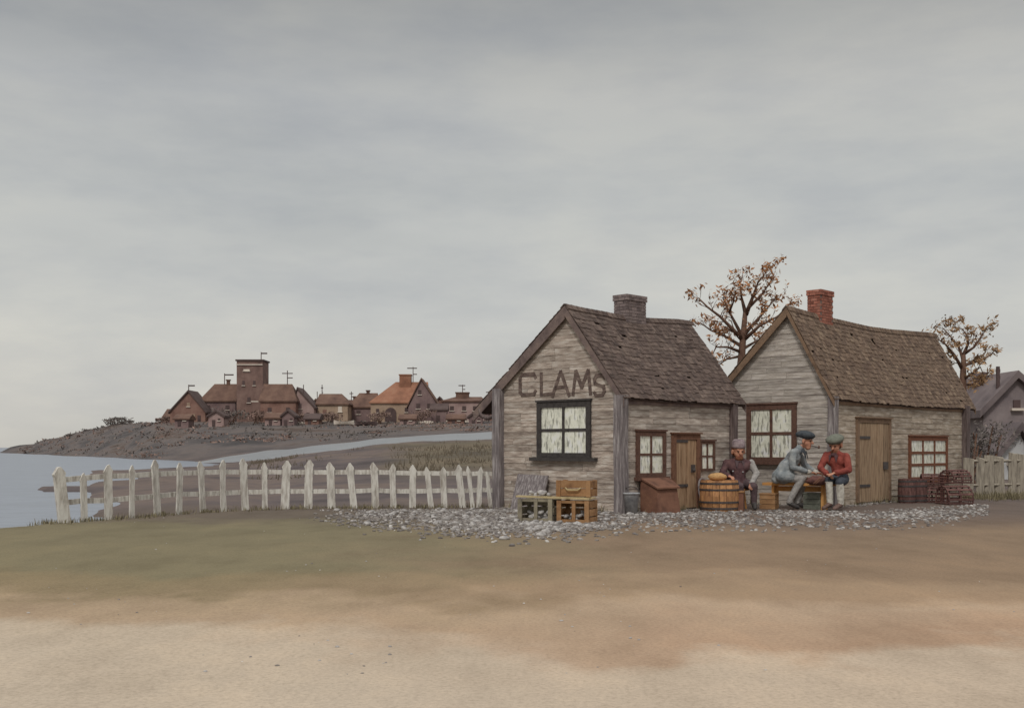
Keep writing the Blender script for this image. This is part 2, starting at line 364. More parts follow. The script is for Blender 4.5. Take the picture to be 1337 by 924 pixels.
def water_mat(name, c, rough, sc1):
    m = bpy.data.materials.new(name); m.use_nodes = True; nt = m.node_tree; L = nt.links.new; p = nt.nodes['Principled BSDF']
    geo = nd(nt, 'ShaderNodeNewGeometry'); mp = nd(nt, 'ShaderNodeMapping'); mp.inputs['Scale'].default_value = (.5, 1.2, 1); L(geo.outputs['Position'], mp.inputs[0])
    n = nd(nt, 'ShaderNodeTexNoise'); n.inputs['Scale'].default_value = sc1; n.inputs['Detail'].default_value = 6; L(mp.outputs[0], n.inputs['Vector'])
    r = ramp(nt, [(.35, c), (.65, tuple(min(1, x * 1.25) for x in c[:3]) + (1,))]); L(n.outputs['Fac'], r.inputs[0]); L(r.outputs[0], p.inputs['Base Color'])
    p.inputs['Roughness'].default_value = rough; p.inputs['IOR'].default_value = 1.33
    b = nd(nt, 'ShaderNodeBump'); b.inputs['Strength'].default_value = .5; b.inputs['Distance'].default_value = .1; L(n.outputs['Fac'], b.inputs['Height']); L(b.outputs[0], p.inputs['Normal'])
    return m
mb = MB(); mb.add([(-9000, -40, SEA), (9000, -40, SEA), (9000, 14000, SEA), (-9000, 14000, SEA)], [(0, 1, 2, 3)])
tag(mb.build('sea', water_mat('sea', S(104, 110, 120), .32, 1.3)), kind='structure')
# tidal creek
vs = []; fs = []; N = 70; K = 8
for i in range(N + 1):
    px = 236 + (700 - 236) * i / N
    w = 6 * noise.noise(V((px * .03, 0, 0))); w2 = 6 * noise.noise(V((px * .03, 9, 0))); tp = smooth(225, 330, px); far_ = interp([(236, 150), (320, 172), (440, 178), (560, 184), (700, 186)], px)
    near = interp([(236, 146), (300, 136), (440, 136), (520, 142), (640, 140), (700, 142)], px)
    for k in range(K + 1):
        Y = (near + w * tp) + (far_ + w2 * tp - near - w * tp) * k / K
        P = V((kx(px) * Y, Y, 0)); P.z = ground(P.x, P.y) + (.05 if 0 < k < K else -.12); vs.append(P)
for i in range(N):
    for k in range(K): fs.append((i * (K + 1) + k, (i + 1) * (K + 1) + k, (i + 1) * (K + 1) + k + 1, i * (K + 1) + k + 1))
mb = MB(); mb.add(vs, fs)
tag(mb.build('creek', water_mat('creek', S(112, 114, 116), .42, .5), smooth=True), kind='structure')

# ------------------------------------------------------------------ cottages
def wallpt(B, e, px, py):
    k = kx(px); u = (k * B.y - B.x) / (e.x - k * e.y); Y = B.y + u * e.y
    return u, EYE + (HY - py) * Y / F
def clapboards(mb, face, umax_fn, z0, z1, step=.16, th=.022):
    """face(u,z,out) -> local point; umax_fn(z) -> (ulo, uhi)"""
    z = z0
    while z < z1:
        h = min(step * random.uniform(.9, 1.1), z1 - z + 1e-4)
        lo, hi = umax_fn(z + h * .5)
        u = lo
        while u < hi - .02:
            w = random.uniform(.9, 2.6); e = min(hi, u + w)
            if hi - e < .3: e = hi
            j = random.uniform(-.008, .008); t = th * random.uniform(.8, 1.25); g = .004
            lo2, hi2 = umax_fn(min(z1, z + h + .01))
            ua, ub = u + g, e - g
            ta = max(ua, lo2) if u == lo else ua; tb = min(ub, hi2) if e == hi else ub
            mb.hexa([face(ua, z - .012 + j, .004), face(ub, z - .012 + j, .004), face(ub, z - .012 + j, t), face(ua, z - .012 + j, t),
                     face(ta, z + h, .004), face(tb, z + h, .004), face(tb, z + h, .012), face(ta, z + h, .012)])
            u = e
        z += h
def shingles(mb, E0, E1, R0, R1, n, exp=.155, wmin=.10, wmax=.22):
    """E0,E1 eave ends, R0,R1 ridge ends; n outward normal"""
    Ls = ((R0 - E0).length + (R1 - E1).length) / 2; rows_ = int(Ls / exp)
    a = (E1 - E0).normalized()
    for r in range(rows_ + 1):
        t0 = r / rows_; t1 = min(1.0, (r + 1.6) / rows_)
        P0, P1 = E0.lerp(R0, t0), E1.lerp(R1, t0); Q0, Q1 = E0.lerp(R0, t1), E1.lerp(R1, t1)
        La = (P1 - P0).length; s = random.uniform(-.1, 0)
        while s < La:
            w = random.uniform(wmin, wmax); sa, sb = max(0, s + .006), min(La, s + w)
            if sb - sa > .03 and random.random() > .012:
                j = random.uniform(-.02, .02) / max(Ls, .1); up = random.uniform(.022, .04)
                dn = (P0 - Q0).normalized() * random.uniform(-.02, .03)
                p = P0 + a * sa + dn; q = P0 + a * sb + dn; u = Q0 + a * sa; v = Q0 + a * sb
                mb.hexa([p + n * .004, q + n * .004, v + n * .004, u + n * .004, p + n * up, q + n * up, v + n * .012, u + n * .012])
            s += w
def brick_stack(mb, mo, c, w, d, z0, z1, bh=.085):
    mo.box((c[0], c[1], (z0 + z1) / 2), (w - .03, d - .03, z1 - z0 - .01))
    z = z0; odd = 0
    while z < z1 - .01:
        k = .05 if z > z1 - 2.2 * bh else 0
        W, Dp = w + k, d + k
        for side in range(4):
            Ln = W if side % 2 == 0 else Dp - .2; off = (Dp if side % 2 == 0 else W) / 2 - .05
            s = -Ln / 2 - (.1 if odd else 0)
            while s < Ln / 2:
                a, b = max(s, -Ln / 2), min(s + .21, Ln / 2)
                if b - a > .03:
                    m_ = (a + b) / 2; dd = (b - a - .012, .1, bh - .012)
                    if side == 0: mb.box((c[0] + m_, c[1] - off, z + bh / 2), dd)
                    if side == 2: mb.box((c[0] + m_, c[1] + off, z + bh / 2), dd)
                    if side == 1: mb.box((c[0] - off, c[1] + m_, z + bh / 2), (dd[1], dd[0], dd[2]))
                    if side == 3: mb.box((c[0] + off, c[1] + m_, z + bh / 2), (dd[1], dd[0], dd[2]))
                s += .21
        z += bh; odd ^= 1
def frameset(face, u0, u1, z0, z1, nx, nz, m, parent, trim=.1, bar=.05, label=None, sill=True, sillx=.08, skew=0):
    """window: frame + glazing bars, pane and sill; face(u,z,out)"""
    fr = MB()
    def bx(a, b, c, d, o0, o1, mbx): mbx.hexa([face(a, c, o0), face(b, c, o0), face(b, c, o1), face(a, c, o1), face(a, d, o0), face(b, d, o0), face(b, d, o1), face(a, d, o1)])
    bx(u0, u0 + trim, z0, z1, 0, .075, fr); bx(u1 - trim, u1, z0, z1, 0, .075, fr)
    bx(u0 + trim, u1 - trim, z1 - trim, z1, 0, .073, fr); bx(u0 + trim, u1 - trim, z0, z0 + trim * .8, 0, .073, fr)
    bx(u0 - .03, u1 + .03, z1 + .003, z1 + .05, 0, .1, fr)
    a, b, c, d = u0 + trim, u1 - trim, z0 + trim * .8, z1 - trim
    for i in range(1, nx):
        u = a + (b - a) * i / nx; bx(u - bar / 2, u + bar / 2, c, d, .03, .062, fr)
    for i in range(1, nz):
        z = c + (d - c) * i / nz; bx(a, b, z - bar / 2, z + bar / 2, .03, .059, fr)
    w = fr.build('window', m, parent)
    if label: w['label'] = label
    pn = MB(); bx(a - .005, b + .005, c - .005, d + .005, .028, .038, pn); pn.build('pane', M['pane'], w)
    if sill:
        s = MB(); bx(u0 - sillx, u1 + sillx, z0 - .09, z0 - .003, 0, .15, s); s.build('sill', m, w)
    return w
def plank_door(face, u0, u1, z0, z1, m, parent, trim_m, boards=5, trim=.09, label=None):
    def bx(a, b, c, d, o0, o1, mbx, k=0): mbx.hexa([face(a, c, o0), face(b, c, o0), face(b, c, o1), face(a, c, o1), face(a, d + k, o0), face(b, d + k, o0), face(b, d + k, o1), face(a, d + k, o1)])
    dr = MB(); w = (u1 - u0) / boards
    for i in range(boards): bx(u0 + w * i + .006, u0 + w * (i + 1) - .006, z0 + random.uniform(0, .06), z1 - .01, .015, .06 + random.uniform(-.004, .006), dr)
    o = dr.build('door', m, parent)
    if label: o['label'] = label
    t = MB(); bx(u0 - trim, u0 - .004, z0, z1 + trim, .0, .085, t); bx(u1 + .004, u1 + trim, z0, z1 + trim, .0, .085, t); bx(u0 - .004, u1 + .004, z1 + .002, z1 + trim, 0, .083, t)
    bx(u0 - trim - .04, u1 + trim + .04, z1 + trim + .003, z1 + trim + .04, 0, .13, t)
    t.build('door_frame', trim_m, parent)
    return o, bx

def cottage(P):
    B = V((kx(P['bpx']) * P['bY'], P['bY'], 0)); ph = math.radians(P['phi'])
    es = V((math.sin(ph), math.cos(ph), 0)); ef = V((-math.cos(ph), math.sin(ph), 0))
    root = empty('cottage', (B.x, B.y, 0), math.atan2(-ef.y, -ef.x), P['label'], 'house', 'clapboard cottages')
    W, Ln, up, zp, ze = P['W'], P['L'], P['up'], P['zp'], P['ze']   # width, length, peak u, peak z, right eave z
    za = P['za']                                                   # wall top at the left corner
    fr = lambda u, z, o: V((-u, -o, z))           # front face
    si = lambda u, z, o: V((o, u, z))             # side face
    bk = lambda u, z, o: V((-u, Ln + o, z)); le = lambda u, z, o: V((-W - o, u, z))
    core = MB()
    gab = [(0, 0, -.5), (0, 0, ze - .2), (-up, 0, zp - .27), (-W, 0, za - .2), (-W, 0, -.5)]
    core.prism(gab, (0, Ln, 0)); core.build('wall_core', M['wall_core'], root)
    def lim(z):
        hi = W; lo = 0
        if z > za: hi = W - (z - za) * (W - up) / (zp - za)
        if z > ze: lo = (z - ze) * up / (zp - ze)
        return (lo, max(hi, lo + .03))
    a = MB(); clapboards(a, fr, lim, -.15, zp - .12); a.build('front_wall', P['m_front'], root)
    a = MB(); clapboards(a, si, lambda z: (0, Ln), -.15, ze - .02); a.build('side_wall', P['m_side'], root)
    a = MB(); clapboards(a, bk, lim, -.15, zp - .12); a.build('back_wall', P['m_front'], root)
    a = MB(); clapboards(a, le, lambda z: (0, Ln), -.15, za - .02); a.build('side_wall', P['m_side'], root)
    # roof
    fo, bo, ro, lo = P['fo'], P['bo'], P['ro'], P['lo']
    sR = (zp - ze) / up; sL = (zp - za) / (W - up)
    rz = zp + .07
    def sag(v):
        t = max(0, min(1, v.y / Ln)); k = max(0, min(1, (v.z - 2.5) / (zp - 2.5)))
        return V((v.x + .02 * noise.noise(v * .8), v.y, v.z - P['sag'] * math.sin(PI * t) * k + .035 * noise.noise(V((v.x * .7, v.y * .7, 3)))))
    roof_o = None
    for sgn, slope, run in ((1, sR, up + ro), (-1, sL, W - up + lo)):
        n = V((slope * sgn, 0, 1)).normalized()
        R0, R1 = V((-up, -fo, rz)), V((-up, Ln + bo, rz)); E0 = R0 + V((sgn * run, 0, -slope * run)); E1 = R1 + V((sgn * run, 0, -slope * run))
        if sgn > 0: deck = MB(); sh = MB()
        th = n * -.1; tn = n * -.05
        for i in range(16):
            for j in range(8):
                cs = [(E0.lerp(E1, i / 16)).lerp(R0.lerp(R1, i / 16), j / 8), (E0.lerp(E1, (i + 1) / 16)).lerp(R0.lerp(R1, (i + 1) / 16), j / 8),
                      (E0.lerp(E1, (i + 1) / 16)).lerp(R0.lerp(R1, (i + 1) / 16), (j + 1) / 8), (E0.lerp(E1, i / 16)).lerp(R0.lerp(R1, i / 16), (j + 1) / 8)]
                deck.hexa([c + th for c in cs] + [c + tn for c in cs])
        shingles(sh, E0 - V((0, .03, 0)), E1 + V((0, .03, 0)), R0 - V((0, .03, 0)), R1 + V((0, .03, 0)), n)
    s = 0
    ridge0 = V((-up, -fo - .02, rz))
    while s < Ln + fo + bo:
        for sgn, slope in ((1, sR), (-1, sL)):
            n = V((slope * sgn, 0, 1)).normalized(); d = V((sgn, 0, -slope)).normalized() * .17
            p = ridge0 + V((0, s, .012)); q = p + V((0, .3, 0))
            sh.hexa([p + n * .02, q + n * .01, q + d + n * .01, p + d + n * .02, p + n * .045, q + n * .03, q + d + n * .03, p + d + n * .045])
        s += .2
    # finer grid so the sag shows in the long deck is not needed: shingles carry it
    roof = sh.build('roof', P['m_roof'], root, warp=sag)
    deck.build('roof_deck', M['roof_deck'], roof, warp=sag)
    for end, yy in ((0, -fo - .035), (1, Ln + bo + .005)):
        for sgn, slope, run in ((1, sR, up + ro), (-1, sL, W - up + lo)):
            rk = MB(); R0 = V((-up, yy, rz - .02)); E0 = R0 + V((sgn * run, 0, -slope * run))
            h = P['rake_h'] * (1 if sgn > 0 else 1.35); dv = V((0, .03, 0))
            rk.hexa([E0 - V((0, 0, h)), R0 - V((0, 0, h * 1.25)), R0 - V((0, 0, h * 1.25)) + dv, E0 - V((0, 0, h)) + dv, E0, R0, R0 + dv, E0 + dv])
            rk.build('rake_board', P['m_rake'], roof, warp=sag)
    # frieze along the eave
    f = MB(); f.hexa([si(-.02, ze - .27, .03), si(Ln, ze - .27, .03), si(Ln, ze - .27, .055), si(-.02, ze - .27, .055), si(-.02, ze - .12, .03), si(Ln, ze - .12, .03), si(Ln, ze - .12, .055), si(-.02, ze - .12, .055)])
    f.build('eave_board', P['m_rake'], root)
    return dict(root=root, roof=roof, B=B, es=es, ef=ef, fr=fr, si=si, W=W, L=Ln, up=up, zp=zp, ze=ze, za=za, rz=rz)

def q_front(H, x0, y0, x1, y1):
    ym = (y0 + y1) / 2; xm = (x0 + x1) / 2
    a, _ = wallpt(H['B'], H['ef'], x1, ym); b, _ = wallpt(H['B'], H['ef'], x0, ym); _, zt = wallpt(H['B'], H['ef'], xm, y0); _, zb = wallpt(H['B'], H['ef'], xm, y1)
    return a, b, zb, zt
def q_side(H, x0, y0, x1, y1):
    ym = (y0 + y1) / 2; xm = (x0 + x1) / 2
    a, _ = wallpt(H['B'], H['es'], x0, ym); b, _ = wallpt(H['B'], H['es'], x1, ym); _, zt = wallpt(H['B'], H['es'], xm, y0); _, zb = wallpt(H['B'], H['es'], xm, y1)
    return a, b, zb, zt
def post(H, x, y, w, ztop, m, name='corner_post'):
    p = MB(); d = .0
    path = [V((x, y, -.3)), V((x + .01, y, .8)), V((x - .012, y, 1.7)), V((x, y, ztop))]
    for a, b in zip(path, path[1:]):
        p.hexa([a + V((-w / 2, -w / 2, 0)), a + V((w / 2, -w / 2, 0)), a + V((w / 2, w / 2, 0)), a + V((-w / 2, w / 2, 0)),
                b + V((-w / 2, -w / 2, 0)), b + V((w / 2, -w / 2, 0)), b + V((w / 2, w / 2, 0)), b + V((-w / 2, w / 2, 0))])
    return p.build(name, m, H['root'])

# ---- clam shack
H1 = cottage(dict(bpx=812, bY=26.9, phi=45, W=4.2, L=4.75, up=1.78, zp=5.22, ze=2.98, za=3.36, fo=.10, bo=.45, ro=.16, lo=1.0, sag=.10, rake_h=.2,
                  label='weathered tan clapboard shack with CLAMS lettered on its front gable', m_front=M['clap_tan'], m_side=M['clap_side'], m_roof=M['shingle_dark'], m_rake=M['rake']))
r1 = H1['root']
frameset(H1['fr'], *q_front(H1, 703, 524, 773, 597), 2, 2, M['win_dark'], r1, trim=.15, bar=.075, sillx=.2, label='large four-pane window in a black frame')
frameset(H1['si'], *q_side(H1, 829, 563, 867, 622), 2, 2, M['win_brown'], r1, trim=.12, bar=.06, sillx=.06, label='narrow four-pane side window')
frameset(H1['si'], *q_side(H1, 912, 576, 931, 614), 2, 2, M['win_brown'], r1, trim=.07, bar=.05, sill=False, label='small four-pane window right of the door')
u0, u1, z0, z1 = q_side(H1, 880, 574, 907, 668)
d, bx = plank_door(H1['si'], u0, u1, .03, z1, M['door1'], r1, M['door_trim'], 4, trim=.15)
k = MB(); bx(u1 - .26, u1 - .1, 1.0, 1.2, .06, .1, k); k.ball(H1['si'](u1 - .2, 1.06, .12), .05); k.build('handle', M['iron'], d)
for zz in (.62, 1.78): k = MB(); bx(u0, u0 + .5, zz, zz + .08, .066, .08, k); k.build('hinge', M['iron'], d)
post(H1, .02, -.06, .26, H1['ze'] - .05, M['post']); post(H1, -4.2 - .03, -.06, .28, H1['za'] - .12, M['post']); post(H1, .05, 4.72, .22, H1['ze'] - .05, M['post_dark']); post(H1, -4.22, 4.72, .2, H1['za'] - .1, M['post_dark'])
# gutter end curling under the left eave
k = MB(); c = V((-4.62, -.12, 2.72)); k.tube([c + V((.42 * math.cos(t) * .8, 0, .26 * math.sin(t))) for t in [PI * (1 + i / 12) for i in range(13)]], [.03 + .03 * math.sin(PI * i / 12) for i in range(13)], 8)
k.build('eave_bracket', M['post_dark'], r1, smooth=True)
mbk, mo = MB(), MB()
yc = 2.6
brick_stack(mbk, mo, (-H1['up'] - .06, yc), .46, .84, 4.6, 5.78); ch = mbk.build('chimney', M['brick_grey'], r1); mo.build('mortar', M['mortar'], ch)
# the painted sign CLAMS, hand lettered on the boards
LET = {'C': [[(1, .82), (.9, 1), (.12, 1), (0, .86), (0, .14), (.12, 0), (.9, 0), (1, .16)]], 'L': [[(.1, 1), (.1, 0), (1, .04)]],
       'A': [[(0, 0), (.5, 1), (1, 0)], [(.2, .36), (.8, .36)]], 'M': [[(0, 0), (.16, 1), (.5, .3), (.86, 1), (1, 0)]],
       'S': [[(1, .86), (.8, 1), (.2, 1), (0, .82), (.06, .6), (.92, .42), (1, .2), (.8, 0), (.16, 0), (0, .14)]]}
for ch_, (x0, y0, x1, y1) in {'C': (680, 489, 700, 515), 'L': (706, 487, 721, 515), 'A': (722, 485, 744, 517), 'M': (749, 484, 772, 515), 'S': (777, 490, 790, 516)}.items():
    a, b, zb, zt = q_front(H1, x0, y0, x1, y1); lt = MB()
    for st in LET[ch_]:
        pts = [V((b + (a - b) * x, zb + (zt - zb) * y, 0)) for x, y in st]
        for i in range(len(pts) - 1):
            p, q = pts[i], pts[i + 1]; dd = (q - p).normalized(); nn = V((-dd.y, dd.x, 0)) * (.046 + .02 * noise.noise(p * 7)); ex = dd * .03
            o = .029 + .001 * i
            c4 = [p - ex + nn, q + ex + nn, q + ex - nn, p - ex - nn]
            lt.hexa([H1['fr'](c.x, c.y, .006) for c in c4] + [H1['fr'](c.x, c.y, o) for c in c4])
    lt.build('letter', M['letter'], r1)

# ---- second cottage
H2 = cottage(dict(bpx=1088, bY=30.6, phi=43, W=3.5, L=9.7, up=1.34, zp=5.6, ze=3.12, za=3.45, fo=.16, bo=.6, ro=.12, lo=.3, sag=.16, rake_h=.16,
                  label='grey clapboard cottage with a long brown shingle roof and red brick chimney', m_front=M['clap_grey'], m_side=M['clap_brown'], m_roof=M['shingle_brown'], m_rake=M['rake_brown']))
r2 = H2['root']
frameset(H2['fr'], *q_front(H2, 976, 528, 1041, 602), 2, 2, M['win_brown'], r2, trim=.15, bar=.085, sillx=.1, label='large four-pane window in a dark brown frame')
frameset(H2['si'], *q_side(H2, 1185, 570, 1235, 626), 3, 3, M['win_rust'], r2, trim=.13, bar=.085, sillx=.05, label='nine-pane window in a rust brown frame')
u0, u1, z0, z1 = q_side(H2, 1119, 552, 1158, 655)
d, bx = plank_door(H2['si'], u0, u1, .06, z1, M['door2'], r2, M['rake_brown'], 5, trim=.13)
k = MB(); bx(u1 - .42, u1 - .12, 1.0, 1.22, .066, .1, k); k.build('lock', M['iron'], d)
for zz in (.5, 1.9): k = MB(); bx(u0, u0 + .7, zz, zz + .08, .066, .08, k); k.build('hinge', M['iron'], d)
post(H2, .02, -.04, .22, H2['ze'] - .05, M['post']); post(H2, -3.5, -.04, .22, H2['za'] - .1, M['post']); post(H2, .05, 9.46, .3, H2['ze'] - .05, M['post_dark']); post(H2, -3.52, 9.46, .2, H2['za'] - .1, M['post_dark'])
mbk, mo = MB(), MB(); brick_stack(mbk, mo, (-H2['up'] - .06, 1.95), .44, .8, 4.9, 6.3); ch = mbk.build('chimney', M['brick_red'], r2); mo.build('mortar', M['mortar'], ch)

# ------------------------------------------------------------------ picket fence
FY = [(60, 24.1), (78, 24.3), (171, 25.8), (262, 28.0), (318, 29.1), (373, 29.6), (512, 30.1), (655, 30.4)]
PK = [(78, 609, 1.6), (108, 617, .9), (140, 606, 1), (171, 607, 1), (202, 600, 1.1), (233, 604, 1), (262, 602, 1), (290, 600, 1.1), (318, 598, 1.15), (345, 603, .9), (373, 601, 1.1), (403, 600, 1.2), (432, 603, 1),
      (459, 604, 1.15), (489, 603, 1), (513, 605, 1), (539, 606, .9), (560, 609, .9), (579, 609, .85), (601, 606, .85), (614, 608, .75), (626, 609, .75), (638, 615, .6), (646, 615, .6), (652, 622, .5)]
fb = G(78, 24.3)
fence = empty('picket_fence', fb, 0, 'white weathered picket fence running from the water to the clam shack', 'fence')
rail_top, rail_low = [], []
RZ = [(p_, G(p_, interp(FY, p_)).z) for p_ in (78, 220, 370, 520, 655)]
for i, (px, ty, wd) in enumerate(PK):
    Y = interp(FY, px); g = G(px, Y); zt = zy(ty, Y); h = zt - g.z
    w = .19 * wd; lean = random.uniform(-.10, .08) - .03; w *= random.uniform(.82, 1.15); tj = random.uniform(-.04, .04); t = .035 if i else .11
    d = (G(px + 20, interp(FY, px + 20)) - G(px - 20, interp(FY, px - 20))); d.z = 0; d.normalize(); nn = V((d.y, -d.x, 0))
    def P(s, z, o): return g + d * (s + lean * (z - h * .5)) + nn * o + V((0, 0, z))
    out = [(-w / 2, -.25), (w / 2, -.25), (w * random.uniform(.38, .5), h * .5), (w * .47, h - .22 + tj), (w * .56, h - .15 + tj), (w * (.1 + tj * 4), h), (-w * (.12 - tj * 4), h - random.uniform(0, .03)), (-w * .54, h - .16 - tj), (-w * .46, h - .22 - tj), (-w * random.uniform(.4, .52), h * .45)]
    p = MB(); p.prism([P(s, z, .02 + t) for s, z in out], -nn * t)
    p.build('picket' if i else 'end_post', M['white_wood'], fence, world=True)
    gz = interp(RZ, px); rail_top.append(V((g.x, g.y, gz + interp([(78, .98), (250, 1.02), (655, .93)], px) + random.uniform(-.015, .015))) - nn * .012); rail_low.append(V((g.x, g.y, gz + .47 + random.uniform(-.02, .02))) - nn * .012)
for rl in (rail_top, rail_low):
    r_ = MB()
    for a, b in zip(rl, rl[1:]):
        d = (b - a).normalized(); nn = V((d.y, -d.x, 0)).normalized(); hz = V((0, 0, .06)); a2 = a - d * .04; b2 = b + d * .04
        r_.hexa([a2 - hz, b2 - hz, b2 - hz - nn * .05, a2 - hz - nn * .05, a2 + hz, b2 + hz, b2 + hz - nn * .05, a2 + hz - nn * .05])
    r_.build('rail', M['white_wood'], fence, world=True)
# board fence at the right
g0 = G(1262, 36.2)
bf = empty('board_fence', g0, 0, 'grey brown upright board fence at the right end of the long cottage', 'fence')
px = 1264; pr = []
while px < 1420:
    Y = 36.0 + (px - 1262) * .018; g = G(px, Y); w = random.uniform(.26, .36); h = zy(random.uniform(589, 599), Y) - g.z; ln = random.uniform(-.05, .05)
    b = MB(); b.hexa([g + V((-w / 2, 0, -.2)), g + V((w / 2, 0, -.2)), g + V((w / 2, .04, -.2)), g + V((-w / 2, .04, -.2)), g + V((-w / 2 + ln, 0, h)), g + V((w / 2 + ln, 0, h - random.uniform(.0, .12))), g + V((w / 2 + ln, .04, h - .05)), g + V((-w / 2 + ln, .04, h))])
    b.build('board', M['board_grey'], bf, world=True); pr.append(g); px += w * F / Y + random.uniform(.4, 2.6)
rr = MB()
for z in (.4, 1.2): rr.tube([pr[0] + V((0, .08, z)), pr[-1] + V((0, .08, z))], .05, 4)
rr.build('rail', M['board_grey'], bf, world=True)

# ------------------------------------------------------------------ crates of clams
def clam(mb, c, r, R):
    prof = [(r * .05, r * .42), (r * .5, r * .36), (r * .85, r * .18), (r, 0), (r * .85, -.03), (r * .1, -.05)]
    S3 = Matrix.Diagonal((1.15, .85, 1)); mb.lathe(prof, c, 8, R @ S3)
def rrot(): return rot('Z', random.uniform(0, 6.28)) @ rot('X', random.uniform(-1.0, 1.0)) @ rot('Y', random.uniform(-.6, .6))
def crate(px0, px1, Y, z0, h, dp, m, label, rz=-.6, slats=3, handle=False, opened=True):
    pc = at((px0 + px1) / 2, HY, Y); w = (px1 - px0) * Y / F / math.cos(rz) * .9
    g = V((pc.x, pc.y, z0)); r = empty('crate', g, rz, label, 'crate', 'wooden crates by the shack')
    b = MB(); t = .03; sh = h / slats
    for i in range(slats):
        zc = sh * (i + .5); hh = sh - .025; j = random.uniform(-.008, .008)
        if not opened or i == 0: b.box((0, -dp / 2 + t / 2 + j, zc - (.03 if opened else 0)), (w, t, hh * (.7 if opened else 1)))
        b.box((0, dp / 2 - t / 2, zc), (w, t, hh)); b.box((-w / 2 + t / 2, 0, zc), (t, dp - 2 * t - .03, hh)); b.box((w / 2 - t / 2, 0, zc), (t, dp - 2 * t - .03, hh))
    if opened: b.box((0, -dp / 2 + t / 2, h - .03), (w, t, .06))
    b.box((0, 0, .02), (w - .08, dp - .08, .03)); b.build('slats', m, r)
    for sx in (-1, 1):
        for sy in (-1, 1):
            c_ = MB(); c_.box((sx * (w / 2 - .05), sy * (dp / 2 + .016), h / 2), (.1, .03, h)); c_.build('corner_batten', m, r)
    if opened: c_ = MB(); c_.box((0.02, -dp / 2 - .016, h / 2), (.08, .03, h)); c_.build('corner_batten', m, r)
    if handle:
        k = MB(); k.tube([V((-.18, -dp / 2 - .03, h * .55)), V((-.12, -dp / 2 - .06, h * .42)), V((.12, -dp / 2 - .06, h * .42)), V((.18, -dp / 2 - .03, h * .55))], .018, 6); k.build('rope_handle', M['crate_tan'], r)
    return r, w
CY = 24.2; zc = ground(kx(728) * CY, CY); CR = -.42
ca, wa = crate(680, 729, CY + .25, zc - .03, .54, .5, M['crate_grey'], 'grey open-fronted crate on the ground with pale clams, below the big window', CR)
cb, wb = crate(731, 776, CY - .1, zc - .03, .52, .5, M['crate_brown'], 'rust brown open-fronted crate on the ground right of the grey clam crate', CR)
lid_c = at(728, HY, CY + .1)
pl = empty('plank', (lid_c.x, lid_c.y, zc + .525), CR, 'long tan plank laid across the tops of the two ground crates', 'plank')
k = MB(); k.box((-.02, -.2, .02), (1.72, .18, .035), rot('Y', .02)); k.box((.03, .02, .02), (1.66, .2, .03)); k.build('plank_boards', M['crate_tan'], pl)
cc, wc = crate(729, 777, CY + .05, zc + .565, .36, .4, M['crate_brown'], 'brown crate with a rope handle stacked on the plank', CR, slats=2, handle=True, opened=False)
# clams showing in front of and on the crates
def clam_obj(loc, r, label, group, R=None):
    k = MB(); clam(k, V((0, 0, 0)), r, R or rrot()); o = k.build('clam_shell', M['shell'], None, smooth=True); o.location = loc; return tag(o, label, 'clam', group)
def loc_in(o, x, y, z): return wm(o) @ V((x, y, z))
for i in range(8):
    p = loc_in(pl, random.uniform(-.78, -.12), random.uniform(-.24, .08), .075 + .05 * (i % 2)); clam_obj(p, random.uniform(.055, .085), 'pale clam lying on the plank left of the top crate', 'clams on the plank')
for o, w_, lb in ((ca, wa, 'pale clam heaped inside the grey open-fronted crate'), (cb, wb, 'pale clam heaped inside the rust brown open-fronted crate')):
    for i in range(16): p = loc_in(o, random.uniform(-.4, .4) * w_, random.uniform(-.2, .12), .1 + random.uniform(0, .16)); clam_obj(p, random.uniform(.06, .095), lb, 'clams in the ' + ('grey' if o is ca else 'brown') + ' crate')
for i in range(14):
    px = random.uniform(672, 778); Y = CY - .55 - random.random() * .6; g = G(px, Y); clam_obj((g.x, g.y, g.z + .04), random.uniform(.05, .09), 'whitish clam spilled on the ground in front of the crates', 'clams before the crates')
# pale leaning board behind the crates
b0 = H1['fr'](2.6, 0, .14)
brd = MB(); W1 = wm(r1)
brd.hexa([W1 @ H1['fr'](u, z, o) for u, z, o in ((2.35, -.05, .42), (3.45, -.05, .42), (3.45, -.05, .46), (2.35, -.05, .46), (2.35, .92, .1), (3.45, .95, .1), (3.45, .95, .14), (2.35, .92, .14))])
tag(brd.build('leaning_board', M['post']), 'pale grey board leaning on the shack front behind the crates', 'board')
# rust bin and pail by the side wall
si = H1['si']; rb = empty('bin', W1 @ V((.35, 1.05, 0)), r1.rotation_euler.z, 'low rust brown wooden bin with sloping lid beside the shack door', 'bin')
def side_u(px): return wallpt(H1['B'], H1['es'], px, 650)[0]
ua, ub = side_u(832) , side_u(868)
k = MB(); c = rb.location
L4 = lambda x, y, z: W1 @ V((x, y, z))
k.hexa([L4(.1, ua, -.1), L4(.75, ua - .1, -.1), L4(.75, ub - .3, -.1), L4(.1, ub, -.1), L4(.1, ua, .86), L4(.62, ua - .02, .62), L4(.62, ub - .32, .62), L4(.1, ub, .86)]); k.build('bin_body', M['rust'], rb, world=True)
k = MB(); k.hexa([L4(.09, ua - .03, .875), L4(.68, ua - .07, .63), L4(.68, ub - .27, .63), L4(.09, ub + .02, .875), L4(.09, ua - .03, .915), L4(.68, ua - .07, .67), L4(.68, ub - .27, .67), L4(.09, ub + .02, .915)]); k.build('lid', M['rust'], rb, world=True)
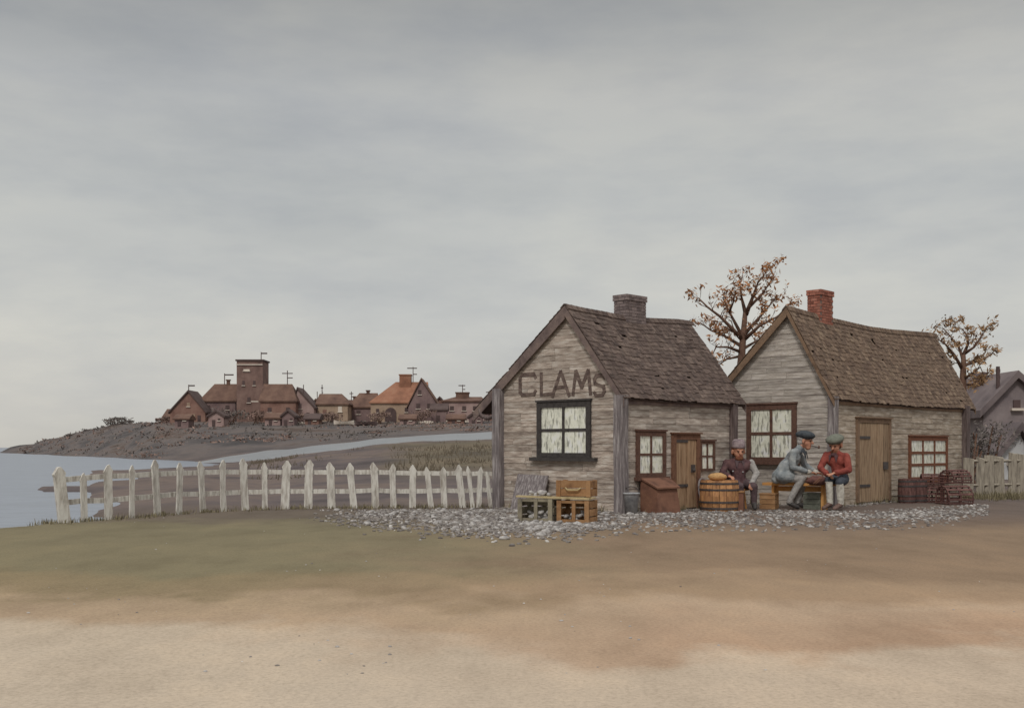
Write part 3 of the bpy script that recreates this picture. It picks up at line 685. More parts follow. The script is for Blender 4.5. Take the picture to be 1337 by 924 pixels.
def pail(px, Y, r, h, m, label):
    g = G(px, Y); e = empty('pail', g, 0, label, 'pail')
    k = MB(); k.lathe([(r * .75, 0), (r * .98, h), (r * 1.05, h + .015), (r * 1.05, h - .03), (r * .92, h - .01), (r * .7, .04)], n=18); k.build('pail_body', m, e, smooth=True)
    k = MB(); k.tube([V((r * math.cos(t), 0, h + r * .8 * math.sin(t))) for t in [PI * i / 10 for i in range(11)]], .012, 5); k.build('handle', M['iron'], e, smooth=True)
pail(824, 26.75, .2, .5, M['steel'], 'grey metal pail at the shack corner beside the rust bin')

# ------------------------------------------------------------------ barrels, pots, hoop
def cask(name, loc, r, h, ms, label, group=None, rotm=None, lid=True, cat='barrel', bulge=.14):
    e = empty(name, loc, 0, label, cat, group); n = 18; R = rotm or Matrix.Identity(3)
    st = MB()
    for k in range(n):
        a0, a1 = 2 * PI * k / n + .012, 2 * PI * (k + 1) / n - .012
        Zs = [0, .25, .5, .75, 1]; rad = lambda t: r * (1 - bulge + bulge * math.sin(PI * (.12 + .76 * t)) ** 1.0)
        for t0, t1 in zip(Zs, Zs[1:]):
            pts = []
            for t in (t0, t1):
                ro, ri = rad(t), rad(t) - .035
                pts += [V((ri * math.cos(a0), ri * math.sin(a0), t * h)), V((ri * math.cos(a1), ri * math.sin(a1), t * h)), V((ro * math.cos(a1), ro * math.sin(a1), t * h)), V((ro * math.cos(a0), ro * math.sin(a0), t * h))]
            st.hexa([R @ p for p in pts])
    st.build('staves', ms, e)
    for t in (.1, .3, .7, .9):
        q = MB(); rr_ = r * (1 - bulge + bulge * math.sin(PI * (.12 + .76 * t))) + .008
        q.lathe([(rr_ - .02, t * h - .025), (rr_, t * h - .025), (rr_, t * h + .025), (rr_ - .02, t * h + .025)], n=24, R=R, close=False); q.build('hoop', M['iron'], e)
    if lid:
        rr_ = r * (1 - bulge) + .02
        q = MB(); q.lathe([(rr_, h - .05), (rr_, h - .01), (.01, h - .01)], n=24, R=R); q.build('head', ms, e)
    return e
bc = G(939, 28.75)
cask('barrel', bc, .53, .80, M['barrel'], 'big orange brown barrel in front of the man in the mauve hat', 'barrels and kegs')
k = MB(); k.ball((0, 0, .10), (.25, .16, .11), 14, 8, jit=.1); o = k.build('loaf', M['loaf'], smooth=True); o.location = (bc.x - .06, bc.y - .08, bc.z + .79); tag(o, 'round tan loaf lying on the big orange barrel', 'loaf')
g = G(961, 28.7); e = empty('tool_box', g, -.3, 'small dark brown box beside the big orange barrel', 'box')
k = MB(); k.box((0, 0, .24), (.4, .34, .48)); k.build('box_body', M['rust'], e); k = MB(); k.box((0, 0, .505), (.44, .38, .04)); k.build('lid', M['crate_brown'], e)
# hoop leaning against the wall between door and barrel
hp = W1 @ V((.28, side_u(909), .42)); k = MB(); k.tube([V((.40 * math.cos(t) * .42, .4 * math.cos(t) * .42, .41 * math.sin(t))) + hp + V((.12 * math.sin(t) * -1, .12 * math.sin(t), 0)) * .6 for t in [2 * PI * i / 28 for i in range(29)]], .028, 6)
tag(k.build('wheel_hoop', M['post'], None, smooth=True), 'pale metal hoop leaning on the shack wall right of its door', 'hoop')
def lobster_pot(px, Y, z, label, rz=0, s=1.0, w=.85):
    g = G(px, Y); e = empty('lobster_pot', (g.x, g.y, g.z + z), rz, label, 'lobster pot', 'lobster pots under the nine-pane window')
    r, n = .3 * s, 9
    k = MB()
    for i in range(n):
        t = PI * i / (n - 1); p = V((0, r * math.cos(t), .12 * s + r * math.sin(t) * 1.05)); k.box(p, (w, .05 * s, .022), rot('X', t - PI / 2))
    for i in range(5): k.box((0, (-.5 + i / 4) * 2 * r, .03), (w, .06, .025))
    k.build('laths', M['barrel_dark'], e)
    for x in (-w / 2 + .03, 0, w / 2 - .03):
        h_ = MB(); h_.tube([V((x, r * .95, .03))] + [V((x, r * .95 * math.cos(t), .12 * s + r * math.sin(t))) for t in [PI * i / 12 for i in range(13)]] + [V((x, -r * .95, .03)), V((x, r * .95, .03))], .024, 6); h_.build('hoop_frame', M['barrel_dark'], e)
    nt_ = MB()
    for x in (-w / 2 + .03, w / 2 - .03):
        for i in range(7):
            y = r * .9 * (-1 + 2 * i / 6); zz = .12 * s + math.sqrt(max(0, 1 - (y / r) ** 2)) * r
            nt_.tube([V((x, y, .03)), V((x, y * .9, zz))], .01, 4)
        for i in range(4): zz = .1 + i * .08 * s; yy = r * .9 * (1 if zz < .12 * s else math.sqrt(max(.05, 1 - ((zz - .12 * s) / r) ** 2))); nt_.tube([V((x, -yy, zz)), V((x, yy, zz))], .01, 4)
    nt_.build('netting', M['net'], e)
lobster_pot(1246, 32.1, 0, 'dark slatted lobster pot at the cottage corner, lowest and nearest of the pile', .15, 1.25, .8)
lobster_pot(1247, 32.6, .58, 'dark slatted lobster pot stacked on top at the cottage corner', .5, .95, .8)
lobster_pot(1215, 33.2, .0, 'dark lobster pot on the ground just right of the two kegs', -.5, 1.1, .7)
lobster_pot(1217, 33.4, .48, 'small dark lobster pot piled under the nine-pane window sill', -.2, .85, .65)
for px, Y, lb in ((1184, 32.8, 'dark upright keg nearest the cottage door'), (1199, 33.1, 'dark upright keg between the other keg and the lobster pots')):
    cask('keg', G(px, Y), .26, .72, M['barrel_dark'], lb, 'kegs under the nine-pane window', cat='keg')

# ------------------------------------------------------------------ bench and things under it
ba, bb = V((kx(999) * 30.2, 30.2, 0)), V((kx(1090) * 29.25, 29.25, 0)); dv = (bb - ba).normalized(); pv = V((-dv.y, dv.x, 0)); SZ = .70
bm_ = (ba + bb) / 2; bench = empty('bench', (bm_.x, bm_.y, ground(bm_.x, bm_.y)), math.atan2(dv.y, dv.x), 'long orange brown plank bench with two seated men', 'bench')
Lb = (bb - ba).length
k = MB(); k.box((0, .12, SZ - .035), (Lb, .24, .07)); k.box((0, -.14, SZ - .035), (Lb, .24, .07)); k.build('seat', M['bench'], bench)
for s in (-1, 1):
    k = MB(); k.box((s * (Lb / 2 - .28), 0, (SZ - .07) / 2 - .02), (.07, .44, SZ - .07 + .04)); k.build('leg', M['bench'], bench)
k = MB(); k.box((0, 0, SZ - .16), (Lb - .6, .05, .14)); k.build('stretcher', M['bench'], bench)
def small_box(px, Y, w, d, h, m, label, rz):
    g = G(px, Y); e = empty('box', g, rz, label, 'box'); k = MB()
    for i in range(3): k.box((0, 0, h * (i + .5) / 3), (w, d, h / 3 - .012))
    k.build('sides', m, e); k = MB(); k.box((0, 0, h + .012), (w + .03, d + .03, .03)); k.build('lid', m, e)
small_box(1004, 29.7, .42, .34, .40, M['crate_brown'], 'tan wooden box under the left end of the bench', -.5)
small_box(1063, 29.5, .48, .3, .42, M['hat_green'], 'grey green box under the middle of the bench', -.7)

# ------------------------------------------------------------------ people
def person(label, caps, hat, Y0, extras):
    """caps: list of (p0, p1, r0, r1, matkey) tapered capsules in world space; fused into one skin by a voxel remesh"""
    feet = min(min(c[0].z, c[1].z) for c in caps); base = caps[0][0]
    root = empty('person', (base.x, base.y, feet - .05), 0, label, 'person', 'men seated outside the grey cottage')
    k = MB()
    for p0, p1, a, b, _ in caps:
        k.ball(p0, a, 12, 8); k.ball(p1, b, 12, 8)
        if (p1 - p0).length > 1e-4: k.tube([p0, p1], [a, b], 12)
    tmp = k.build('tmp', M['skin'], None)
    md = tmp.modifiers.new('r', 'REMESH'); md.mode = 'VOXEL'; md.voxel_size = .017
    s = tmp.modifiers.new('s', 'SMOOTH'); s.factor = .5; s.iterations = 3
    dg = bpy.context.evaluated_depsgraph_get(); dg.update()
    m2 = bpy.data.meshes.new_from_object(tmp.evaluated_get(dg)); bpy.data.objects.remove(tmp)
    keys = []
    for c in caps:
        if c[4] not in keys: keys.append(c[4])
    m2.materials.clear()
    for q in keys: m2.materials.append(M[q])
    for pl in m2.polygons:
        c = pl.center; best = 1e9; bi = 0
        for p0, p1, a, b, mk in caps:
            d = p1 - p0; l2 = d.length_squared; t = 0 if l2 < 1e-9 else max(0, min(1, (c - p0).dot(d) / l2))
            ds = (c - (p0 + d * t)).length - (a + (b - a) * t)
            if ds < best: best = ds; bi = keys.index(mk)
        pl.material_index = bi; pl.use_smooth = True
    # folds in the cloth
    for v in m2.vertices: v.co += v.normal * .018 * noise.noise(V((v.co.x * 7, v.co.y * 7, v.co.z * 4))) + v.normal * .008 * noise.noise(v.co * 22)
    inv = wm(root).inverted()
    m2.transform(inv)
    o = bpy.data.objects.new('body', m2); COL.objects.link(o); o.parent = root
    return root
def hand(caps, wrist, d, palm_n, s=1.2):
    """palm, four curled fingers of unequal length and a thumb"""
    d = d.normalized(); side = d.cross(palm_n).normalized(); pn = side.cross(d).normalized()
    pc = wrist + d * .07 * s
    for q in (-1, 0, 1): caps.append((wrist + side * .016 * q * s, pc + side * .026 * q * s + d * .02 * s, .022 * s, .02 * s, 'skin'))
    for i, ln in enumerate((.068, .078, .074, .058)):
        a = pc + d * .03 * s + side * (-.036 + .024 * i) * s; m1 = a + d * ln * .5 * s - pn * .012 * s; e = m1 + d * ln * .32 * s - pn * ln * .45 * s
        caps.append((a, m1, .0135 * s, .0125 * s, 'skin')); caps.append((m1, e, .0125 * s, .0105 * s, 'skin'))
    a = wrist + d * .03 * s - side * .035 * s; m1 = a + d * .04 * s - side * .03 * s; e = m1 + d * .04 * s - pn * .02 * s
    caps.append((a, m1, .017 * s, .015 * s, 'skin')); caps.append((m1, e, .015 * s, .012 * s, 'skin'))
def head(caps, c, f, up, s):
    """skull, jaw, nose, ears, neck handled outside; f = facing direction"""
    f = f.normalized(); up = (up - f * up.dot(f)).normalized(); r = f.cross(up).normalized()
    caps += [(c + up * .05 * s - f * .02 * s, c + up * .06 * s + f * .01 * s, .092 * s, .088 * s, 'skin'), (c - up * .02 * s + f * .03 * s, c - up * .075 * s + f * .05 * s, .07 * s, .048 * s, 'skin'),
             (c + up * .02 * s + f * .09 * s, c - up * .015 * s + f * .122 * s, .012 * s, .021 * s, 'skin'), (c + up * .035 * s + f * .085 * s + r * .035 * s, c + up * .035 * s + f * .085 * s - r * .035 * s, .017 * s, .017 * s, 'skin')]
    for q in (-1, 1): caps.append((c + r * q * .088 * s + up * .02 * s, c + r * q * .096 * s - up * .02 * s, .02 * s, .015 * s, 'skin'))
    return f, up, r
def face_parts(root, c, f, up, r, s, hair_m, beard=None):
    R = Matrix((r, f, up)).transposed()
    for q in (-1, 1):
        k = MB(); k.ball(c + f * .096 * s + up * .018 * s + r * q * .035 * s, .0125 * s, 8, 6); k.build('eye', M['eye'], root, True, True)
    k = MB(); k.ball(c - up * .052 * s + f * .094 * s, (.03 * s, .012 * s, .009 * s), 10, 6, R); k.build('mouth', M['lip'], root, True, True)
    k = MB(); k.ball(c + up * .055 * s - f * .028 * s, (.104 * s, .104 * s, .1 * s), 14, 8, R); k.ball(c - up * .01 * s - f * .05 * s, (.09 * s, .07 * s, .07 * s), 12, 8, R); k.build('hair', hair_m, root, True, True)
    if beard:
        k = MB(); k.ball(c - up * .085 * s + f * .055 * s, (.066 * s, .055 * s, .055 * s), 12, 8, R, jit=.15); k.build('beard', beard, root, True, True)
def flat_cap(root, c, f, up, r, s, m):
    R = Matrix((r, f, up)).transposed(); k = MB(); k.ball(c + up * .13 * s - f * .005 * s, (.135 * s, .15 * s, .07 * s), 18, 10, R); k.ball(c + up * .10 * s + f * .0 * s, (.115 * s, .118 * s, .05 * s), 16, 8, R)
    k.v = [v - up * .035 * s for v in k.v]; hat = k.build('cap', m, root, True, True); k = MB(); k.ball(c + up * .062 * s + f * .125 * s, (.1 * s, .075 * s, .014 * s), 14, 6, R @ rot('X', -.2)); k.build('peak', m, hat, True); 
    return hat
def brim_hat(root, c, f, up, r, s, m):
    R = Matrix((r, f, up)).transposed(); k = MB(); k.lathe([(.0, .2), (.07, .205), (.1, .18), (.108, .1), (.112, .07)], (0, 0, 0), 20, R); k.v = [v * s + c for v in k.v]
    hat = k.build('hat', m, root, True, True); k = MB(); k.lathe([(.105, .072), (.15, .065), (.2, .05), (.2, .062), (.15, .08), (.105, .088)], (0, 0, 0), 22, R, close=False); k.v = [v * s + c for v in k.v]; k.build('brim', m, hat, True)
    return hat
PS = 1.3
def limb(caps, *pr):   # (p, r) ... with one material
    mk = pr[-1]; pr = pr[:-1]
    for (a, ra), (b, rb_) in zip(pr, pr[1:]): caps.append((a, b, ra * PS, rb_ * PS, mk))
def torso(caps, pel, chest, neck, hd, shL, shR, hipL, hipR, coat, trou, lean=None):
    limb(caps, (pel - V((0, 0, .05)), .16), ((pel + chest) / 2, .15), (chest, .15), coat)
    shl, shr = chest.lerp(shL, .85), chest.lerp(shR, .85); limb(caps, (shl, .085), (chest.lerp(shL, .4) - V((0, 0, .05)), .13), coat); limb(caps, (shr, .085), (chest.lerp(shR, .4) - V((0, 0, .05)), .13), coat); limb(caps, (shl, .075), (neck - V((0, 0, .02)), .075), coat); limb(caps, (shr, .075), (neck - V((0, 0, .02)), .075), coat)
    limb(caps, (chest, .13), (neck, .075), coat); limb(caps, (neck, .085), (neck + V((0, 0, .02)), .078), coat); limb(caps, (neck, .06), (hd, .06), 'skin')
    limb(caps, (hipL, .115), (hipR, .115), trou); limb(caps, (pel - V((0, 0, .02)), .13), (pel - V((0, 0, .06)), .13), trou)
def arm(caps, sh, el, wr, coat, hd, pn):
    limb(caps, (sh, .078), (sh.lerp(el, .5), .074), (el, .068), coat); limb(caps, (el, .068), (wr, .052), coat); limb(caps, (el.lerp(wr, .9), .055), (wr, .057), 'sock' if coat == 'coat_blue' else coat)
    limb(caps, (wr, .033), (wr + (wr - el).normalized() * .05, .03), 'skin'); hand(caps, wr + (wr - el).normalized() * .03, hd, pn, PS * .95)
def leg(caps, hip, kn, an, toe, trou, boot, shin=None):
    limb(caps, (hip, .115), (kn, .085), trou); limb(caps, (kn, .083), (kn.lerp(an, .35), .078), (an, .062), shin or trou)
    limb(caps, (kn.lerp(an, .72), .058), (an, .056), boot); limb(caps, (an - V((0, 0, .03)), .055), (toe, .042), boot)

# man in the middle, navy cap, smoking a pipe, facing right
Y = 29.65; J = lambda px, py, d=0: at(px, py, Y + d)
c = []; pel, ch, ne, hd = J(1024, 617), J(1036, 597), J(1044, 586), J(1051, 576)
sN, sF, hN, hF = J(1036, 590.5, -.27), J(1040, 589, .27), J(1026, 622, -.14), J(1026, 621, .14)
torso(c, pel, ch, ne, hd, sN, sF, hN, hF, 'coat_blue', 'trouser_grey')
arm(c, sN, J(1035, 610, -.34), J(1056, 616, -.22), 'coat_blue', V((1, .25, -.1)), V((.1, 0, 1))); arm(c, sF, J(1051, 607, .25), J(1065, 616, .05), 'coat_blue', V((.9, -.4, -.2)), V((.1, 0, 1)))
leg(c, hN, J(1047, 625, -.22), J(1030, 655, -.2), J(1042, 662, -.26), 'trouser_grey', 'boot_dark'); leg(c, hF, J(1052, 626, .06), J(1040, 655, .02), J(1052, 661.5, -.02), 'trouser_grey', 'boot_dark')
fd = V((.86, -.5, -.12)); f, u, r_ = head(c, hd, fd, V((0, 0, 1)), PS * 1.36)
limb(c, (J(1028, 609, 0), .17), (J(1023, 620, 0), .19), 'coat_blue'); limb(c, (J(1020, 622, -.14), .12), (J(1031, 622, -.18), .125), 'coat_blue'); limb(c, (J(1020, 622, .14), .12), (J(1031, 622, .18), .125), 'coat_blue'); limb(c, (J(1016, 620, 0), .13), (J(1013, 626, 0), .09), 'coat_blue')
p2 = person('man in a navy cap and grey blue coat seated on the bench, turned right', c, None, Y, None)
face_parts(p2, hd, f, u, r_, PS * 1.36, M['hair_grey']); flat_cap(p2, hd, f, u, r_, PS * 1.36, M['hat_navy'])
s = PS * 1.36; mth = hd - u * .05 * s + f * .098 * s; e = empty('pipe', mth, 0, 'short dark tobacco pipe in the mouth of the man in the navy cap', 'pipe')
k = MB(); k.tube([mth, mth + f * .12 - u * .02, mth + f * .2 - u * .03], [.010, .011, .013], 6); k.build('stem', M['boot_dark'], e, True, True)
k = MB(); b_ = mth + f * .215 - u * .03; k.tube([b_ - u * .03, b_, b_ + u * .05], [.022, .03, .028], 8); k.build('bowl', M['boot_brown'], e, True, True)
# man at the right, red jacket, bent over his hands
Y = 29.25; c = []
pel, ch, ne, hd = J(1098, 622), J(1093, 602), J(1091, 590), J(1091, 581)
sL, sR, hL, hR = J(1079, 594, .16), J(1105, 596, -.2), J(1093, 624, .1), J(1102, 625, -.12)
torso(c, pel, ch, ne, hd, sL, sR, hL, hR, 'coat_red', 'trouser_navy')
arm(c, sL, J(1071, 610, .0), J(1079, 618, -.34), 'coat_red', V((.5, -.6, -.3)), V((0, 0, 1))); arm(c, sR, J(1108, 614, -.36), J(1091, 617, -.5), 'coat_red', V((-.9, -.3, -.2)), V((0, 0, 1)))
leg(c, hL, J(1082, 627, -.34), J(1084, 656, -.36), J(1075, 663, -.5), 'trouser_navy', 'boot_brown', 'sock'); leg(c, hR, J(1096, 630, -.55), J(1098, 657, -.5), J(1089, 664, -.66), 'trouser_navy', 'boot_brown', 'sock')
f, u, r_ = head(c, hd, V((-.62, -.72, -.35)), V((0, 0, 1)), PS * 1.36)
p3 = person('man in red jacket and grey green cap seated at the right end of the bench', c, None, Y, None)
face_parts(p3, hd, f, u, r_, PS * 1.36, M['hair_brown'], M['hair_brown']); flat_cap(p3, hd, f, u, r_, PS * 1.36, M['hat_green'])
g = J(1066, 628, -.25); e = empty('net_bundle', (g.x, g.y, g.z - .1), 0, 'dark maroon bundle of net on the bench between the two men', 'net'); k = MB(); k.ball(V((g.x, g.y, g.z + .02)), (.27, .2, .13), 16, 10, jit=.25); k.build('bundle', M['net'], e, True, True)
for i in range(7):
    a = random.uniform(0, 6.28); k = MB(); k.tube([V((g.x + .27 * math.cos(a + t * .7) * (1 - .15 * t), g.y + .2 * math.sin(a + t * .7), g.z + .02 + .13 * math.sin(t * 1.4 - .7))) for t in [i_ / 5 for i_ in range(6)]], .014, 5); k.build('rope', M['rust'], e, True, True)
# man at the left behind the barrel, mauve hat, facing us
Y = 29.7; c = []
pel, ch, ne, hd = J(965, 629), J(964, 610), J(964, 599), J(964, 590)
sL, sR, hL, hR = J(949, 604, .02), J(980, 604, .0), J(957, 631, -.02), J(973, 631, -.02)
torso(c, pel, ch, ne, hd, sL, sR, hL, hR, 'coat_maroon', 'trouser_dark')
arm(c, sL, J(943, 618, -.12), J(951, 621, -.55), 'coat_maroon', V((.4, -.8, -.2)), V((0, 0, 1))); arm(c, sR, J(988, 618, -.14), J(982, 630, -.48), 'trouser_grey', V((-.3, -.7, -.5)), V((0, -.3, 1)))
leg(c, hL, J(966, 635, -.56), J(967, 656, -.5), J(965, 663, -.7), 'trouser_dark', 'boot_dark'); leg(c, hR, J(984, 635, -.56), J(984, 656, -.5), J(986, 663, -.7), 'trouser_dark', 'boot_dark')
f, u, r_ = head(c, hd, V((.12, -.97, -.1)), V((0, 0, 1)), PS * 1.36)
p1 = person('man in mauve brimmed hat and maroon coat seated behind the orange barrel', c, None, Y, None)
face_parts(p1, hd, f, u, r_, PS * 1.36, M['hair_brown'], M['hair_brown']); brim_hat(p1, hd, f, u, r_, PS * 1.3, M['hat_mauve'])
k = MB()
for px, py in ((957, 615), (970, 616)): k.ball(J(px, py, -.21), .022, 8, 6)
k.build('coat_buttons', M['steel'], p1, True, True)
def collar(root, ne, f, m, r=.1):
    k = MB(); f = V((f.x, f.y, 0)).normalized(); R = Matrix((f.cross(V((0, 0, -1))), f, V((0, 0, 1)))).transposed()
    k.lathe([(r * .95, -.05), (r * 1.5, -.06), (r * 1.35, .0), (r * 1.05, .05), (r * .9, .04)], (0, 0, 0), 16, R, close=False); k.v = [v + ne for v in k.v]
    for q in (-1, 1): k.prism([ne + R @ V(p) for p in ((q * .03, r * 1.45, -.02), (q * .13, r * 1.2, -.04), (q * .1, r * 1.75, -.24))], f * .025)
    k.build('collar', m, root, False, True)
collar(p1, at(964, 600, 29.7), V((.1, -1, 0)), M['trouser_dark']); collar(p2, at(1044.5, 587.5, 29.65), V((.86, -.5, 0)), M['hat_navy']); collar(p3, at(1091, 592, 29.25), V((-.62, -.72, 0)), M['coat_maroon'])
g = G(965, 29.75); e = empty('stool', g, 0, 'plain wooden stool under the man in the mauve hat', 'stool'); k = MB(); k.lathe([(.26, .50), (.27, .53), (.26, .56)], n=20); k.build('seat', M['bench'], e)
for i in range(3):
    a = 2 * PI * i / 3 + .4; k = MB(); k.tube([V((.15 * math.cos(a), .15 * math.sin(a), .5)), V((.23 * math.cos(a), .23 * math.sin(a), -.03))], [.03, .024], 8); k.build('leg', M['bench'], e)

# ------------------------------------------------------------------ trees
def leafq(mb, p, s):
    a = V((random.uniform(-1, 1), random.uniform(-1, 1), random.uniform(-1, 1))).normalized(); b = a.orthogonal().normalized(); b = (b + a.cross(b) * random.uniform(-1, 1)).normalized()
    w = s * .34; c = a.cross(b)
    mb.add([p - a * s, p + b * w, p + a * s, p - b * w + c * w * .3], [(0, 1, 2, 3)])
def tree(px, Y, limbs, trunk, label, lm, ls=.085, dens=1.0, nbr=1.0):
    """trunk: [(px,py,r)], limbs: lists of (px,py,dY,r)"""
    g = G(px, Y); e = empty('tree', g, 0, label, 'tree', 'autumn trees behind the cottages')
    wd = MB(); lf = MB()
    tp = [V((g.x, g.y, g.z - .3))] + [at(a, b + 13, Y) for a, b, r in trunk]; wd.tube(tp, [trunk[0][2] * 1.1] + [r * .8 for _, _, r in trunk], 10)
    def twig(p, d, ln, r, lev):
        pts = [p]; q = p; dd = d
        for i in range(3):
            dd = (dd + V((random.uniform(-1, 1), random.uniform(-1, 1), random.uniform(-.6, .9))) * .28).normalized(); q = q + dd * ln / 3; pts.append(q)
        wd.tube(pts, [r, r * .8, r * .6, r * .35], 5)
        if lev > 0:
            for i in range(random.choice((2, 3))):
                s0 = pts[random.choice((1, 2, 3))]; nd_ = (dd + V((random.uniform(-1, 1), random.uniform(-1, 1), random.uniform(-.5, .9))) * .8).normalized(); twig(s0, nd_, ln * .62, r * .6, lev - 1)
        else:
            for i in range(int(random.choice((0, 3, 7, 12)) * dens)):
                leafq(lf, pts[-1].lerp(pts[1], random.random() * .7) + V((random.gauss(0, .09), random.gauss(0, .09), random.gauss(0, .09))), ls * random.uniform(.6, 1.3))
    for lb in limbs:
        pts = [at(a, b + 13, Y + d) for a, b, d, r in lb]; wd.tube(pts, [r * .86 for *_, r in lb], 7)
        for i in range(1, len(pts)):
            dd = (pts[i] - pts[i - 1]).normalized()
            for k in range(int((3 if i < len(pts) - 1 else 4) * nbr)):
                s0 = pts[i - 1].lerp(pts[i], random.uniform(.35, 1)); nd_ = (dd * .6 + V((random.uniform(-1, 1), random.uniform(-1, 1), random.uniform(-.4, .9))) * .8).normalized()
                twig(s0, nd_, random.uniform(.26, .46), lb[i][3] * .38, 1)
    wd.build('trunk', M['bark'], e, True, True); lf.build('crown', lm, e, False, True)
tree(968, 38.5, [
    [(969, 430, 0, .10), (955, 415, -.3, .075), (940, 400, -.4, .055), (924, 388, -.5, .04), (912, 376, -.5, .025)],
    [(968, 424, 0, .08), (950, 390, .4, .04), (944, 375, .5, .025)],
    [(967, 438, 0, .08), (945, 425, .5, .05), (928, 418, .7, .035), (914, 408, .8, .022)],
    [(966, 446, 0, .07), (950, 440, -.6, .045), (935, 440, -.8, .03), (930, 450, -.9, .02)],
    [(966, 452, 0, .06), (948, 456, .4, .035), (938, 464, .6, .02)],
    [(973, 395, 0, .09), (968, 375, .2, .05), (966, 358, .3, .03), (970, 346, .3, .018)],
    [(974, 398, 0, .10), (984, 372, -.3, .06), (990, 355, -.4, .035), (1000, 343, -.4, .02)],
    [(978, 388, -.2, .07), (994, 372, .3, .045), (1004, 358, .5, .03), (1010, 346, .6, .018)],
    [(973, 422, 0, .09), (988, 405, .5, .055), (1000, 392, .8, .035), (1012, 376, .9, .02)],
    [(972, 430, 0, .09), (992, 412, -.6, .055), (1012, 402, -.8, .035), (1032, 388, -1.0, .02)],
    [(971, 442, 0, .07), (988, 432, .3, .04), (1002, 426, .4, .02)],
    [(952, 395, -.3, .05), (958, 380, -.7, .03), (960, 366, -.9, .018)]],
    [(966, 640, .25), (966, 520, .22), (967, 470, .18), (970, 430, .14), (973, 395, .10)], 'taller thin-leaved autumn tree with rust leaves between the two cottages', M['leaf'], .095, 1.15, 1.0)
tree(1256, 44, [
    [(1256, 468, 0, .09), (1246, 450, -.3, .06), (1234, 436, -.5, .04), (1222, 428, -.6, .022)],
    [(1257, 455, 0, .08), (1252, 440, .4, .05), (1240, 425, .5, .03), (1230, 414, .5, .018)],
    [(1258, 450, 0, .09), (1264, 436, .2, .06), (1262, 424, .3, .04), (1256, 416, .3, .02)],
    [(1260, 448, 0, .08), (1272, 440, -.4, .05), (1280, 428, -.5, .035), (1287, 418, -.6, .018)],
    [(1258, 464, 0, .09), (1272, 460, .4, .06), (1284, 456, .6, .04), (1296, 448, .8, .02)],
    [(1258, 482, 0, .08), (1270, 474, -.4, .05), (1280, 466, -.6, .035), (1284, 476, -.7, .02)],
    [(1259, 490, 0, .07), (1272, 488, .3, .04), (1284, 490, .4, .022)]],
    [(1257, 640, .24), (1257, 540, .22), (1257, 490, .18), (1258, 462, .13), (1258, 450, .1)], 'shorter autumn tree behind the far end of the long cottage roof', M['leaf_far'], .11, 1.15, 1.1)

# ------------------------------------------------------------------ bushes
def bush(px, py, Y, w, h, m, label, n=260, ls=.3, group='bushes on the headland', name='bush'):
    base = at(px, py, Y); e = empty(name, base, 0, label, 'bush', group)
    lf = MB(); st = MB()
    for i in range(7): st.tube([V((random.uniform(-w * .15, w * .15), random.uniform(-w * .1, w * .1), -h * .15)), V((random.uniform(-w * .4, w * .4), random.uniform(-w * .3, w * .3), h * random.uniform(.5, .9)))], [h * .03, h * .01], 5)
    cl = [(random.uniform(-.38, .38) * w, random.uniform(-.3, .3) * w, random.uniform(.2, .75) * h, random.uniform(.16, .3)) for _ in range(9)]
    for i in range(n):
        x, y, z, r_ = random.choice(cl); d = V((random.gauss(0, 1), random.gauss(0, 1), random.gauss(0, 1))).normalized() * random.random() ** .4
        p = V((x + d.x * r_ * w, y + d.y * r_ * w, max(-.05 * h, z + d.z * r_ * h))); leafq(lf, p, ls * random.uniform(.6, 1.3))
    st.build('stems', M['bark'], e); lf.build('foliage', m, e)
bush(157, 553, 305, 8.5, 2.0, M['bush_dark'], 'largest dark bush on the crest of the left headland', 520, .38)
bush(118, 565, 330, 5.5, 1.6, M['bush_dark'], 'low dark bush left of the largest on the headland crest', 320, .36)
bush(95, 570, 345, 5, 1.3, M['bush_dark'], 'leftmost small dark bush near the headland tip', 260, .34)
bush(212, 552, 250, 4, 1.6, M['bush_brown'], 'brownish bush just left of the first village house', 300, .32)
for px, w, h, lb in ((430, 5, 2.3, 'round bush between the small tan house and the gabled brown house'), (494, 5, 2.6, 'dark bush left of the big orange house arch'), (552, 6, 3, 'dark bush below the right gable of the big orange house'), (393, 6, 2.2, 'mauve bush under the pale round-gabled house'), (300, 7, 3.4, 'dark bush left of the village tower foot'), (336, 6, 2.6, 'dark bush right of the village tower foot')):
    bush(px, 550.5, 236, w, h, M['bush_brown'] if px != 300 else M['bush_dark'], lb, 380, .32, 'bushes among the village houses')
bush(1282, 622, 44, 2.6, 2.3, M['bush_dark'], 'dark dense bush behind the right board fence', 1500, .09, 'bush by the right fence')
bush(1262, 640, 41.5, 1.2, 2.6, M['bush_dark'], 'narrow dark shrub close to the right cottage corner', 600, .08, 'bush by the right fence')

